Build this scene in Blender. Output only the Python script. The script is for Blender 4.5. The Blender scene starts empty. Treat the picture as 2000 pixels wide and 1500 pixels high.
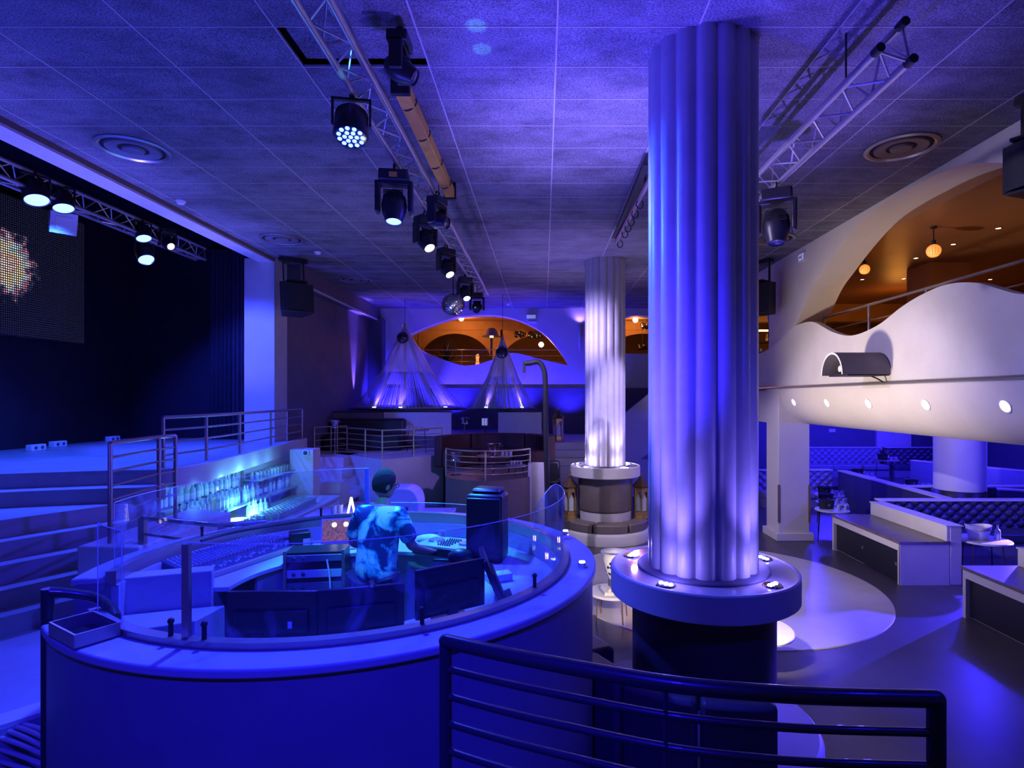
import bpy, bmesh, math, random
from mathutils import Vector, Matrix
random.seed(7)
S = bpy.context.scene
COL = S.collection
PI = math.pi
# ------------------------------------------------------------------ camera
# The room runs along +Y; main dance floor at Z = 0; the camera stands on a raised gallery (lens 3.2 m above the dance floor).
CAMZ = 3.2
FPX = 1131.0
cam = bpy.data.cameras.new('camera'); camo = bpy.data.objects.new('camera', cam); COL.objects.link(camo)
camo.location = (0, 0, CAMZ); camo.rotation_euler = (PI/2, 0, 0)
cam.sensor_width = 36; cam.lens = 36*FPX/2000; cam.shift_x = -0.031; cam.shift_y = 0.0135
cam.clip_start = 0.05; cam.clip_end = 200
S.camera = camo
# ------------------------------------------------------------------ world, view
w = bpy.data.worlds.new('world'); S.world = w; w.use_nodes = True
w.node_tree.nodes['Background'].inputs[0].default_value = (0.10, 0.085, 0.42, 1)
w.node_tree.nodes['Background'].inputs[1].default_value = 0.22
S.view_settings.view_transform = 'Standard'; S.view_settings.look = 'None'
S.view_settings.exposure = 0.0; S.view_settings.gamma = 1.0
S.view_settings.use_curve_mapping = False
S.cycles.use_denoising = True
S.cycles.max_bounces = 8; S.cycles.diffuse_bounces = 3; S.cycles.glossy_bounces = 3
S.cycles.transmission_bounces = 6; S.cycles.transparent_max_bounces = 12
S.cycles.sample_clamp_indirect = 4.0
S.cycles.caustics_reflective = False; S.cycles.caustics_refractive = False

BLUE = (0.035, 0.02, 1.0); VIOLET = (0.22, 0.12, 1.0); CYAN = (0.02, 0.15, 1.0); LAV = (0.55, 0.45, 1.0)
WARM = (1.0, 0.80, 0.58); AMBER = (1.0, 0.36, 0.06); COOL = (0.85, 0.88, 1.0)
def aim(o, target):
    o.rotation_euler = (Vector(target)-Vector(o.location)).to_track_quat('-Z', 'Y').to_euler()
def spot(loc, target, color, watts, deg, blend=0.5, size=0.06, name='beam'):
    l = bpy.data.lights.new(name, 'SPOT'); l.color = color; l.energy = watts; l.spot_size = math.radians(deg)
    l.spot_blend = blend; l.shadow_soft_size = size
    o = bpy.data.objects.new(name, l); COL.objects.link(o); o.location = loc; aim(o, target); return o
def point(loc, color, watts, size=0.06, name='glow'):
    l = bpy.data.lights.new(name, 'POINT'); l.color = color; l.energy = watts; l.shadow_soft_size = size
    o = bpy.data.objects.new(name, l); COL.objects.link(o); o.location = loc; return o
def area(loc, target, color, watts, sx, sy, name='wash'):
    l = bpy.data.lights.new(name, 'AREA'); l.color = color; l.energy = watts; l.shape = 'RECTANGLE'; l.size = sx; l.size_y = sy
    o = bpy.data.objects.new(name, l); COL.objects.link(o); o.location = loc; aim(o, target); return o

# ------------------------------------------------------------------ room lighting: club fixtures plus added lamps that have no fixture
GREYV = (0.34, 0.26, 1.0); WHITE = (0.66, 0.56, 1.0)
BOOTH_UP = (((0.193,5.135),(0.75,6.5,6.36),(0.06,0.04,1.0),1000),((0.283,4.28),(1.5,4.5,6.36),(0.03,0.016,1.0),900))
BOOTH_UP = [(a[0],a[1],b,c,w) for a,b,c,w in BOOTH_UP]
FIX = {'par1': ((0.03,0.06,1.0), 1900, 88, (-2.0,4.2,0.9)), 'mh1': ((0.03,0.48,1.0), 1300, 36, (-1.35,5.2,1.8)), 'mh2': (WHITE, 900, 62, (4.6,9.6,1.2)), 'mh3': (WHITE, 800, 58, (3.2,12.2,0.6)),
       'mh4': (COOL, 220, 15, (-2.19,14.0,5.4)), 'st1': ((0.03,0.035,1.0), 1050, 110, (-6.2,6.6,1.4)), 'st2': ((0.02,0.10,1.0), 1100, 100, (-8.2,9.0,2.2)), 'st3': ((0.02,0.06,1.0), 1100, 95, (-7.2,10.4,2.2)), 'st4': ((0.03,0.05,1.0), 1500, 100, (-6.8,12.6,3.0))}
TENT_W = 160; LOUNGE_W = 45; BAY_W = [200,380,260,300,280,200]; GLOBE_W = 3; DOWN_W = 7; BAR_W = 10
PUCK = {True: ((0.20,0.14,1.0), 130), False: (LAV, 140)}
# added blue washes, no lit fixture: right truss, long truss, behind the camera
spot((2.3,7.6,5.55), (-3.2,6.6,1.4), BLUE, 1500, 75, 0.5, 0.10)
spot((-1.5,7.0,5.55), (1.2,5.35,4.2), (0.02,0.09,1.0), 1800, 56, 0.6, 0.08)
spot((-0.6,-1.2,6.1), (-1.7,2.9,1.0), (0.012,0.006,1.0), 2200, 52, 0.7, 0.15)
spot((2.5,0.5,6.0), (1.6,4.2,1.2), (0.012,0.006,1.0), 420, 60, 0.7, 0.15)
# added spots: soft blue patch on the dance floor, lavender edge on near column
spot((2.98,6.72,4.85), (3.75,6.6,0.0), (0.05,0.035,1.0), 1300, 22, 1.0, 0.03)
spot((2.62,8.2,5.2), (1.95,5.6,3.4), LAV, 420, 40, 0.6, 0.05)
# back wall uplights behind the tents
for x, wt in ((-5.3,1100),(-3.2,1100),(-1.0,1100),(0.9,500)):
    spot((x,19.7,2.35), (x,20.5,5.6), BLUE, wt, 110, 0.9, 0.05)
spot((-5.95,18.58,3.0), (-6.10,18.58,5.2), (0.16,0.08,1.0), 2600, 26, 0.9, 0.02)
spot((1.28,20.30,5.86), (1.28,20.5,6.2), VIOLET, 30, 120, 0.9, 0.02)
# unseen spots added to fill the ceiling, mostly grey-violet
spot((-3.2,9.5,2.6), (-2.5,10.5,6.4), GREYV, 260, 150, 1.0, 0.3)
spot((0.2,15.8,2.6), (0.6,15.0,6.4), (0.2,0.13,1.0), 200, 150, 1.0, 0.3)
spot((-4.2,4.2,1.6), (-3.8,5.0,6.4), (0.06,0.05,1.0), 1000, 130, 1.0, 0.3)
spot((3.6,9.0,1.0), (3.4,9.0,6.4), WHITE, 60, 120, 1.0, 0.3)
# added warm spots, no fixture, brightening pillar, cove and far column
spot((0.3,9.0,1.9), (5.9,9.9,3.5), WARM, 1250, 66, 0.9, 0.2)
spot((3.8,8.2,5.6), (1.5,13.0,0.9), WARM, 500, 26, 0.6, 0.1)
# lamps under the column shelves
spot((0.85,6.02,1.39), (1.0,8.3,0.5), WARM, 300, 26, 0.5, 0.03); spot((1.95,6.0,1.39), (2.62,7.0,0.4), WARM, 220, 44, 0.5, 0.03)
# unseen amber fill points added inside the balcony
point((9.5,15.5,5.4), AMBER, 30, 0.3); point((9.6,8.0,4.8), AMBER, 16, 0.3)

# added spots: near shelf spill on the ceiling, lavender key on the far column
spot((0.86,5.75,1.75), (0.35,7.0,6.36), (0.30,0.22,1.0), 2000, 44, 1.0, 0.05)
spot((2.10,5.75,1.75), (2.3,6.3,6.36), (0.16,0.10,1.0), 1300, 56, 1.0, 0.05)
spot((0.86,4.95,1.75), (0.3,4.7,6.36), (0.14,0.09,1.0), 1100, 60, 1.0, 0.05)
spot((-1.4,10.0,5.3), (1.3,13.4,4.6), (0.50,0.40,1.0), 2600, 24, 0.9, 0.35)
spot((0.8,12.9,1.75), (0.3,12.6,6.36), (0.14,0.08,1.0), 700, 60, 1.0, 0.05)

for i in range(5): point((-5.14,8.5+0.75*i,1.86), (0.10,0.40,1.0), 7, 0.03)  # added cyan points, no fixture, brightening the bar shelves

# uplights standing on the right side of the booth ledge
for q in BOOTH_UP: spot((q[0],q[1],2.06), q[2], q[3], q[4], 88, 1.0, 0.03)
spot((-1.5,6.2,5.6), (5.3,6.4,4.2), WHITE, 700, 46, 0.8, 0.1)  # added white spot evening out the near end of the parapet

for y in (5.6,8.2,10.8): spot((-6.35,y,2.45 if y > 7.8 else 2.0), (-6.32,y,6.2), (0.12,0.11,1.0), 1100, 50, 1.0, 0.1)  # unseen uplights added to brighten the stage soffit beam
# narrow spots added at the desk to draw light flecks on the ceiling
for x, y in ((-0.575,4.92),(-0.56,5.25),(-1.72,4.72)): spot((-0.9,5.45,1.95), (x,y,6.36), (0.10,0.55,1.0), 900, 2.6, 0.6, 0.01)

# added violet key, no fixture, brightening the podiums behind the booth
spot((1.2,7.4,5.7), (-2.6,13.4,1.3), (0.27,0.16,0.9), 1100, 44, 0.7, 0.1)

spot((2.6,10.4,5.3), (1.5,13.3,3.0), (0.50,0.40,1.0), 900, 30, 0.8, 0.1)  # second added key on the far column
spot((2.6,4.4,5.6), (6.7,9.2,0.7), BLUE, 160, 24, 0.8, 0.1)  # added blue spot brightening the side counters

spot((-1.6,2.7,5.75), (-1.43,4.98,2.05), (0.04,0.62,1.0), 420, 15, 0.7, 0.04)  # added cyan spot, out of frame, lighting the DJ's back

spot((-7.0,11.4,2.5), (-6.4,13.1,5.2), (0.05,0.05,1.0), 420, 70, 0.9, 0.1)  # added fill spot for the upper part of the stage pier
# low blue beam from the bay, cut into a wedge by the gap between the two side counters
spot((9.0,10.4,1.22), (5.1,7.85,0.0), (0.05,0.03,1.0), 9000, 30, 0.3, 0.02)


# ------------------------------------------------------------------ materials
M = {}
def mat(name, col, rough=0.5, metal=0.0, var=0.0, scale=8.0, bump=0.0, bscale=40.0, emit=None, estr=0.0, spec=0.5, trans=0.0, ior=1.45, alpha=1.0, coat=0.0):
    m = bpy.data.materials.new(name); m.use_nodes = True
    nt = m.node_tree; b = nt.nodes['Principled BSDF']
    b.inputs['Base Color'].default_value = (*col, 1); b.inputs['Roughness'].default_value = rough
    b.inputs['Metallic'].default_value = metal; b.inputs['Specular IOR Level'].default_value = spec
    b.inputs['IOR'].default_value = ior; b.inputs['Transmission Weight'].default_value = trans
    b.inputs['Alpha'].default_value = alpha; b.inputs['Coat Weight'].default_value = coat
    if emit: b.inputs['Emission Color'].default_value = (*emit, 1); b.inputs['Emission Strength'].default_value = estr
    if var or bump:
        tc = nt.nodes.new('ShaderNodeTexCoord')
    if var:
        n = nt.nodes.new('ShaderNodeTexNoise'); n.inputs['Scale'].default_value = scale; n.inputs['Detail'].default_value = 6
        n.inputs['Roughness'].default_value = 0.65
        nt.links.new(tc.outputs['Object'], n.inputs['Vector'])
        r = nt.nodes.new('ShaderNodeValToRGB'); r.color_ramp.elements[0].position = 0.3; r.color_ramp.elements[1].position = 0.72
        r.color_ramp.elements[0].color = (*[max(0, c*(1-var)) for c in col], 1)
        r.color_ramp.elements[1].color = (*[min(1, c*(1+var*0.6)) for c in col], 1)
        nt.links.new(n.outputs['Fac'], r.inputs['Fac']); nt.links.new(r.outputs['Color'], b.inputs['Base Color'])
    if bump:
        n2 = nt.nodes.new('ShaderNodeTexNoise'); n2.inputs['Scale'].default_value = bscale; n2.inputs['Detail'].default_value = 4
        nt.links.new(tc.outputs['Object'], n2.inputs['Vector'])
        bp = nt.nodes.new('ShaderNodeBump'); bp.inputs['Strength'].default_value = bump; bp.inputs['Distance'].default_value = 0.02
        nt.links.new(n2.outputs['Fac'], bp.inputs['Height']); nt.links.new(bp.outputs['Normal'], b.inputs['Normal'])
    M[name] = m; return m
mat('white_paint', (0.62, 0.60, 0.58), 0.55, var=0.07, scale=2.5, bump=0.03, bscale=25)
mat('cream_plaster', (0.66, 0.62, 0.55), 0.6, var=0.06, scale=1.5, bump=0.04, bscale=18)
mat('grey_wall', (0.16, 0.14, 0.17), 0.7, var=0.15, scale=3, bump=0.25, bscale=60)
mat('navy_wall', (0.10, 0.10, 0.16), 0.6, var=0.12, scale=4)
mat('black_wall', (0.014, 0.012, 0.024), 0.7, var=0.3, scale=2)
def board_mat():
    # pressed fibre board: fine dark fibres plus broad old stains
    m = bpy.data.materials.new('ceiling_board'); m.use_nodes = True; nt = m.node_tree; b = nt.nodes['Principled BSDF']; N = nt.nodes.new; L = nt.links.new
    tc = N('ShaderNodeTexCoord'); mp = N('ShaderNodeMapping'); L(tc.outputs['Object'], mp.inputs[0]); mp.inputs['Scale'].default_value = (0.7, 1.2, 1)
    oi = N('ShaderNodeObjectInfo'); L(oi.outputs['Location'], mp.inputs['Location'])
    n1 = N('ShaderNodeTexNoise'); n1.inputs['Scale'].default_value = 75; n1.inputs['Detail'].default_value = 3; n1.inputs['Roughness'].default_value = 0.7; L(mp.outputs[0], n1.inputs['Vector'])
    n2 = N('ShaderNodeTexNoise'); n2.inputs['Scale'].default_value = 2.2; n2.inputs['Detail'].default_value = 7; n2.inputs['Roughness'].default_value = 0.7; L(mp.outputs[0], n2.inputs['Vector'])
    r1 = N('ShaderNodeValToRGB'); r1.color_ramp.elements[0].position = 0.36; r1.color_ramp.elements[1].position = 0.62; r1.color_ramp.elements[0].color = (0.055, 0.053, 0.056, 1); r1.color_ramp.elements[1].color = (0.30, 0.29, 0.30, 1)
    r2 = N('ShaderNodeValToRGB'); r2.color_ramp.elements[0].position = 0.30; r2.color_ramp.elements[1].position = 0.58; r2.color_ramp.elements[0].color = (0.42, 0.40, 0.40, 1); r2.color_ramp.elements[1].color = (1, 1, 1, 1)
    L(n1.outputs['Fac'], r1.inputs['Fac']); L(n2.outputs['Fac'], r2.inputs['Fac'])
    mx = N('ShaderNodeMix'); mx.data_type = 'RGBA'; mx.blend_type = 'MULTIPLY'; mx.inputs[0].default_value = 1.0; L(r1.outputs[0], mx.inputs[6]); L(r2.outputs[0], mx.inputs[7])
    L(mx.outputs[2], b.inputs['Base Color']); b.inputs['Roughness'].default_value = 0.9
    bp = N('ShaderNodeBump'); bp.inputs['Strength'].default_value = 0.4; bp.inputs['Distance'].default_value = 0.01; L(n1.outputs['Fac'], bp.inputs['Height']); L(bp.outputs[0], b.inputs['Normal']); M['ceiling_board'] = m
board_mat()
mat('grid_metal', (0.46, 0.43, 0.38), 0.5)
mat('glass_edge', (0.75, 0.82, 0.88), 0.2)
mat('void', (0.01, 0.01, 0.012), 0.9)
mat('floor_dark', (0.068, 0.062, 0.074), 0.34, var=0.22, scale=1.6, bump=0.06, bscale=7)
mat('floor_light', (0.50, 0.47, 0.44), 0.25, var=0.08, scale=1.3)
mat('stage_board', (0.34, 0.34, 0.36), 0.30, var=0.22, scale=2.2, bump=0.05, bscale=30)
mat('step_paint', (0.36, 0.35, 0.38), 0.5, var=0.12, scale=3)
mat('brown_trim', (0.20, 0.14, 0.10), 0.6, var=0.2, scale=6)
mat('column_shell', (0.52, 0.51, 0.53), 0.42, var=0.10, scale=4, bump=0.05, bscale=30)
mat('counter_top', (0.42, 0.41, 0.44), 0.12, coat=0.3)
mat('taupe_leather', (0.17, 0.14, 0.12), 0.45, var=0.12, scale=12, bump=0.05, bscale=90)
mat('dark_leather', (0.075, 0.068, 0.075), 0.42, var=0.12, scale=10, bump=0.05, bscale=90)
mat('wine_velvet', (0.055, 0.018, 0.022), 0.6, var=0.2, scale=6)
mat('blue_leather', (0.055, 0.055, 0.10), 0.38, var=0.1, scale=8)
mat('pale_leather', (0.22, 0.22, 0.29), 0.4, var=0.1, scale=8)
mat('aluminium', (0.62, 0.60, 0.58), 0.32, metal=0.85)
mat('steel_rail', (0.42, 0.38, 0.36), 0.32, metal=0.75)
mat('brass_rail', (0.62, 0.50, 0.34), 0.3, metal=0.8)
mat('dark_rail', (0.045, 0.04, 0.05), 0.33, metal=0.2, coat=0.2)
mat('black_metal', (0.018, 0.018, 0.02), 0.45, spec=0.5)
mat('black_plastic', (0.02, 0.02, 0.023), 0.38)
mat('grille', (0.02, 0.022, 0.026), 0.7, var=0.5, scale=120)
mat('chrome', (0.78, 0.78, 0.80), 0.08, metal=1.0)
mat('mirror', (0.85, 0.86, 0.9), 0.14, metal=1.0)
mat('dark_mirror', (0.10, 0.10, 0.13), 0.12, metal=0.9)
mat('yellow_beam', (0.80, 0.44, 0.06), 0.55, var=0.15, scale=5)
mat('white_plastic', (0.72, 0.72, 0.74), 0.35)
mat('thread', (0.66, 0.64, 0.70), 0.6)
mat('vent_grey', (0.20, 0.20, 0.22), 0.4, metal=0.3)
mat('ochre', (0.55, 0.30, 0.10), 0.7, var=0.15, scale=3)
mat('amber_ceiling', (0.26, 0.115, 0.055), 0.45, var=0.12, scale=1.2)
mat('dark_wood', (0.085, 0.05, 0.03), 0.45, var=0.3, scale=5)
mat('counter_wood', (0.16, 0.13, 0.12), 0.3, var=0.25, scale=4)
mat('gold', (0.62, 0.40, 0.14), 0.35, metal=0.75, var=0.3, scale=25)
mat('lantern_glass', (0.45, 0.55, 0.62), 0.25)
mat('paper', (0.75, 0.74, 0.70), 0.6)
mat('book_red', (0.55, 0.18, 0.14), 0.6)
mat('skin', (0.36, 0.21, 0.15), 0.5)
mat('hair', (0.012, 0.010, 0.011), 0.75, bump=0.9, bscale=120)
mat('trouser', (0.03, 0.03, 0.06), 0.7)
mat('white_desk', (0.50, 0.52, 0.55), 0.35, var=0.08, scale=4)
mat('booth_paint', (0.40, 0.40, 0.44), 0.5, var=0.06, scale=3)
mat('booth_skin', (0.21, 0.20, 0.24), 0.45, var=0.08, scale=3)
mat('bottle_glass', (0.62, 0.74, 0.78), 0.25, trans=0.25, ior=1.45)
mat('console_body', (0.06, 0.07, 0.12), 0.45)
mat('knob_pale', (0.62, 0.66, 0.75), 0.5)
mat('clear_glass', (0.80, 0.88, 0.92), 0.12, trans=0.5, ior=1.3)
mat('amber_bottle', (0.35, 0.16, 0.04), 0.1, trans=0.3)
mat('cap', (0.08, 0.08, 0.10), 0.4)
mat('wicker', (0.12, 0.10, 0.10), 0.7)
mat('leaf', (0.03, 0.05, 0.02), 0.5)
mat('red_trim', (0.22, 0.02, 0.02), 0.6, var=0.3, scale=10)
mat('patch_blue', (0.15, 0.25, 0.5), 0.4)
# emitters: the luminous faces of lamps and screens
mat('lens_blue', (0.2, 0.3, 1), 0.3, emit=(0.11, 0.19, 1.0), estr=6)
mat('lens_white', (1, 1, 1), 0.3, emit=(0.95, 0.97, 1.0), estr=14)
mat('lens_dark', (0.03, 0.03, 0.08), 0.08, coat=1.0)
mat('led_puck', (1, 1, 1), 0.3, emit=(0.80, 0.90, 1.0), estr=14)
mat('led_cyan', (1, 1, 1), 0.3, emit=(0.45, 0.95, 1.0), estr=6)
mat('bulb_amber', (1, 0.7, 0.3), 0.3, emit=(1.0, 0.55, 0.16), estr=7)
mat('globe_amber', (1, 0.6, 0.3), 0.3, emit=(1.0, 0.33, 0.05), estr=1.1)
mat('bulb_warm', (1, 0.9, 0.7), 0.3, emit=(1.0, 0.86, 0.62), estr=10)
mat('spot_violet', (1, 0.9, 1), 0.3, emit=(0.72, 0.60, 1.0), estr=2.6)
mat('sign_pale', (0.7, 0.75, 0.9), 0.3, emit=(0.45, 0.50, 0.95), estr=0.35)
def glass_mat():
    m = bpy.data.materials.new('pane'); m.use_nodes = True; nt = m.node_tree
    for n in list(nt.nodes): nt.nodes.remove(n)
    out = nt.nodes.new('ShaderNodeOutputMaterial'); tr = nt.nodes.new('ShaderNodeBsdfTransparent'); tr.inputs[0].default_value = (0.90, 0.94, 0.97, 1)
    gl = nt.nodes.new('ShaderNodeBsdfGlossy'); gl.inputs['Roughness'].default_value = 0.03
    df = nt.nodes.new('ShaderNodeBsdfDiffuse'); df.inputs[0].default_value = (0.55, 0.6, 0.66, 1)
    lw = nt.nodes.new('ShaderNodeLayerWeight'); lw.inputs['Blend'].default_value = 0.5; pw = nt.nodes.new('ShaderNodeMath'); pw.operation = 'POWER'; pw.inputs[1].default_value = 5.0; nt.links.new(lw.outputs['Facing'], pw.inputs[0]); fr = nt.nodes.new('ShaderNodeMapRange'); fr.inputs[3].default_value = 0.02; fr.inputs[4].default_value = 0.35; nt.links.new(pw.outputs[0], fr.inputs[0])
    mx = nt.nodes.new('ShaderNodeMixShader'); nt.links.new(fr.outputs[0], mx.inputs[0]); nt.links.new(tr.outputs[0], mx.inputs[1]); nt.links.new(gl.outputs[0], mx.inputs[2])
    # smears and dust on the acrylic
    tc = nt.nodes.new('ShaderNodeTexCoord'); nz = nt.nodes.new('ShaderNodeTexNoise'); nz.inputs['Scale'].default_value = 3.2; nz.inputs['Detail'].default_value = 8; nz.inputs['Distortion'].default_value = 1.6
    nt.links.new(tc.outputs['Object'], nz.inputs['Vector'])
    mr = nt.nodes.new('ShaderNodeMapRange'); mr.inputs[1].default_value = 0.50; mr.inputs[2].default_value = 0.80; mr.inputs[3].default_value = 0.015; mr.inputs[4].default_value = 0.32
    nt.links.new(nz.outputs['Fac'], mr.inputs[0])
    m2 = nt.nodes.new('ShaderNodeMixShader'); nt.links.new(mr.outputs[0], m2.inputs[0]); nt.links.new(mx.outputs[0], m2.inputs[1]); nt.links.new(df.outputs[0], m2.inputs[2])
    nt.links.new(m2.outputs[0], out.inputs[0]); M['pane'] = m
glass_mat()
def shirt_mat():
    m = bpy.data.materials.new('floral_shirt'); m.use_nodes = True; nt = m.node_tree; b = nt.nodes['Principled BSDF']
    tc = nt.nodes.new('ShaderNodeTexCoord'); v = nt.nodes.new('ShaderNodeTexNoise'); v.inputs['Scale'].default_value = 6.0; v.inputs['Detail'].default_value = 5; v.inputs['Distortion'].default_value = 0.9
    nt.links.new(tc.outputs['Object'], v.inputs['Vector'])
    r = nt.nodes.new('ShaderNodeValToRGB'); e = r.color_ramp.elements
    e[0].position = 0.43; e[0].color = (0.01, 0.03, 0.14, 1); e[1].position = 0.58; e[1].color = (0.55, 0.95, 0.70, 1)
    x = e.new(0.50); x.color = (0.06, 0.42, 0.60, 1)
    nt.links.new(v.outputs['Fac'], r.inputs['Fac']); nt.links.new(r.outputs['Color'], b.inputs['Base Color']); b.inputs['Roughness'].default_value = 0.8
    M['floral_shirt'] = m
shirt_mat()
def leopard_mat():
    m = bpy.data.materials.new('spotted'); m.use_nodes = True; nt = m.node_tree; b = nt.nodes['Principled BSDF']
    tc = nt.nodes.new('ShaderNodeTexCoord'); v = nt.nodes.new('ShaderNodeTexVoronoi'); v.inputs['Scale'].default_value = 16
    nt.links.new(tc.outputs['Object'], v.inputs['Vector'])
    r = nt.nodes.new('ShaderNodeValToRGB'); r.color_ramp.interpolation = 'CONSTANT'; e = r.color_ramp.elements
    e[0].position = 0; e[0].color = (0.02, 0.02, 0.03, 1); e[1].position = 0.36; e[1].color = (0.8, 0.8, 0.8, 1)
    nt.links.new(v.outputs['Distance'], r.inputs['Fac']); nt.links.new(r.outputs['Color'], b.inputs['Base Color']); M['spotted'] = m
leopard_mat()
def led_wall_mat():
    # LED wall: dark pixel grid, a bright many-coloured globe of light left of centre (object coords: Y along wall, Z up)
    m = bpy.data.materials.new('led_wall'); m.use_nodes = True; nt = m.node_tree; b = nt.nodes['Principled BSDF']; N = nt.nodes.new; L = nt.links.new
    b.inputs['Base Color'].default_value = (0.03, 0.03, 0.035, 1); b.inputs['Roughness'].default_value = 0.6
    tc = N('ShaderNodeTexCoord')
    vd = N('ShaderNodeVectorMath'); vd.operation = 'DISTANCE'; L(tc.outputs['Object'], vd.inputs[0]); vd.inputs[1].default_value = (0.04, -1.85, 1.34)
    nz = N('ShaderNodeTexNoise'); nz.inputs['Scale'].default_value = 6.5; nz.inputs['Detail'].default_value = 6; L(tc.outputs['Object'], nz.inputs['Vector'])
    ad = N('ShaderNodeMath'); ad.operation = 'MULTIPLY_ADD'; L(nz.outputs['Fac'], ad.inputs[0]); ad.inputs[1].default_value = 0.9; L(vd.outputs['Value'], ad.inputs[2])
    r = N('ShaderNodeValToRGB'); e = r.color_ramp.elements
    e[0].position = 0.42; e[0].color = (0.9, 0.82, 0.72, 1); e[1].position = 1.0; e[1].color = (0.01, 0.01, 0.022, 1)
    for p, c in ((0.52, (0.85, 0.25, 0.10)), (0.60, (0.9, 0.85, 0.75)), (0.67, (0.8, 0.55, 0.12)), (0.73, (0.9, 0.85, 0.85)), (0.78, (0.15, 0.55, 0.7)), (0.83, (0.7, 0.25, 0.3)), (0.90, (0.06, 0.06, 0.10))):
        q = e.new(p); q.color = (*c, 1)
    sc = N('ShaderNodeMath'); sc.operation = 'MULTIPLY'; sc.inputs[1].default_value = 0.88; L(ad.outputs[0], sc.inputs[0]); L(sc.outputs[0], r.inputs['Fac'])
    sp = N('ShaderNodeSeparateXYZ'); L(tc.outputs['Object'], sp.inputs[0])
    mults = []
    for a in ('Y', 'Z'):
        q = N('ShaderNodeMath'); q.operation = 'MULTIPLY'; q.inputs[1].default_value = 2*PI/0.045; L(sp.outputs[a], q.inputs[0])
        s = N('ShaderNodeMath'); s.operation = 'SINE'; L(q.outputs[0], s.inputs[0])
        g = N('ShaderNodeMapRange'); g.inputs[1].default_value = -0.6; g.inputs[2].default_value = 0.7; L(s.outputs[0], g.inputs[0]); mults.append(g)
    mm = N('ShaderNodeMath'); mm.operation = 'MULTIPLY'; L(mults[0].outputs[0], mm.inputs[0]); L(mults[1].outputs[0], mm.inputs[1])
    st = N('ShaderNodeMath'); st.operation = 'MULTIPLY'; st.inputs[1].default_value = 2.2; L(mm.outputs[0], st.inputs[0])
    L(r.outputs['Color'], b.inputs['Emission Color']); L(st.outputs[0], b.inputs['Emission Strength']); M['led_wall'] = m
led_wall_mat()
def screen_mat():
    m = bpy.data.materials.new('laptop_screen'); m.use_nodes = True; nt = m.node_tree; b = nt.nodes['Principled BSDF']; N = nt.nodes.new; L = nt.links.new
    tc = N('ShaderNodeTexCoord'); br = N('ShaderNodeTexBrick'); L(tc.outputs['Object'], br.inputs['Vector']); br.inputs['Scale'].default_value = 55
    br.inputs['Color1'].default_value = (0.5, 0.17, 0.12, 1); br.inputs['Color2'].default_value = (0.05, 0.04, 0.06, 1); br.inputs['Mortar'].default_value = (0.30, 0.16, 0.14, 1)
    L(br.outputs['Color'], b.inputs['Emission Color']); b.inputs['Emission Strength'].default_value = 0.55; b.inputs['Base Color'].default_value = (0.02, 0.02, 0.02, 1)
    M['laptop_screen'] = m
screen_mat()

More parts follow.
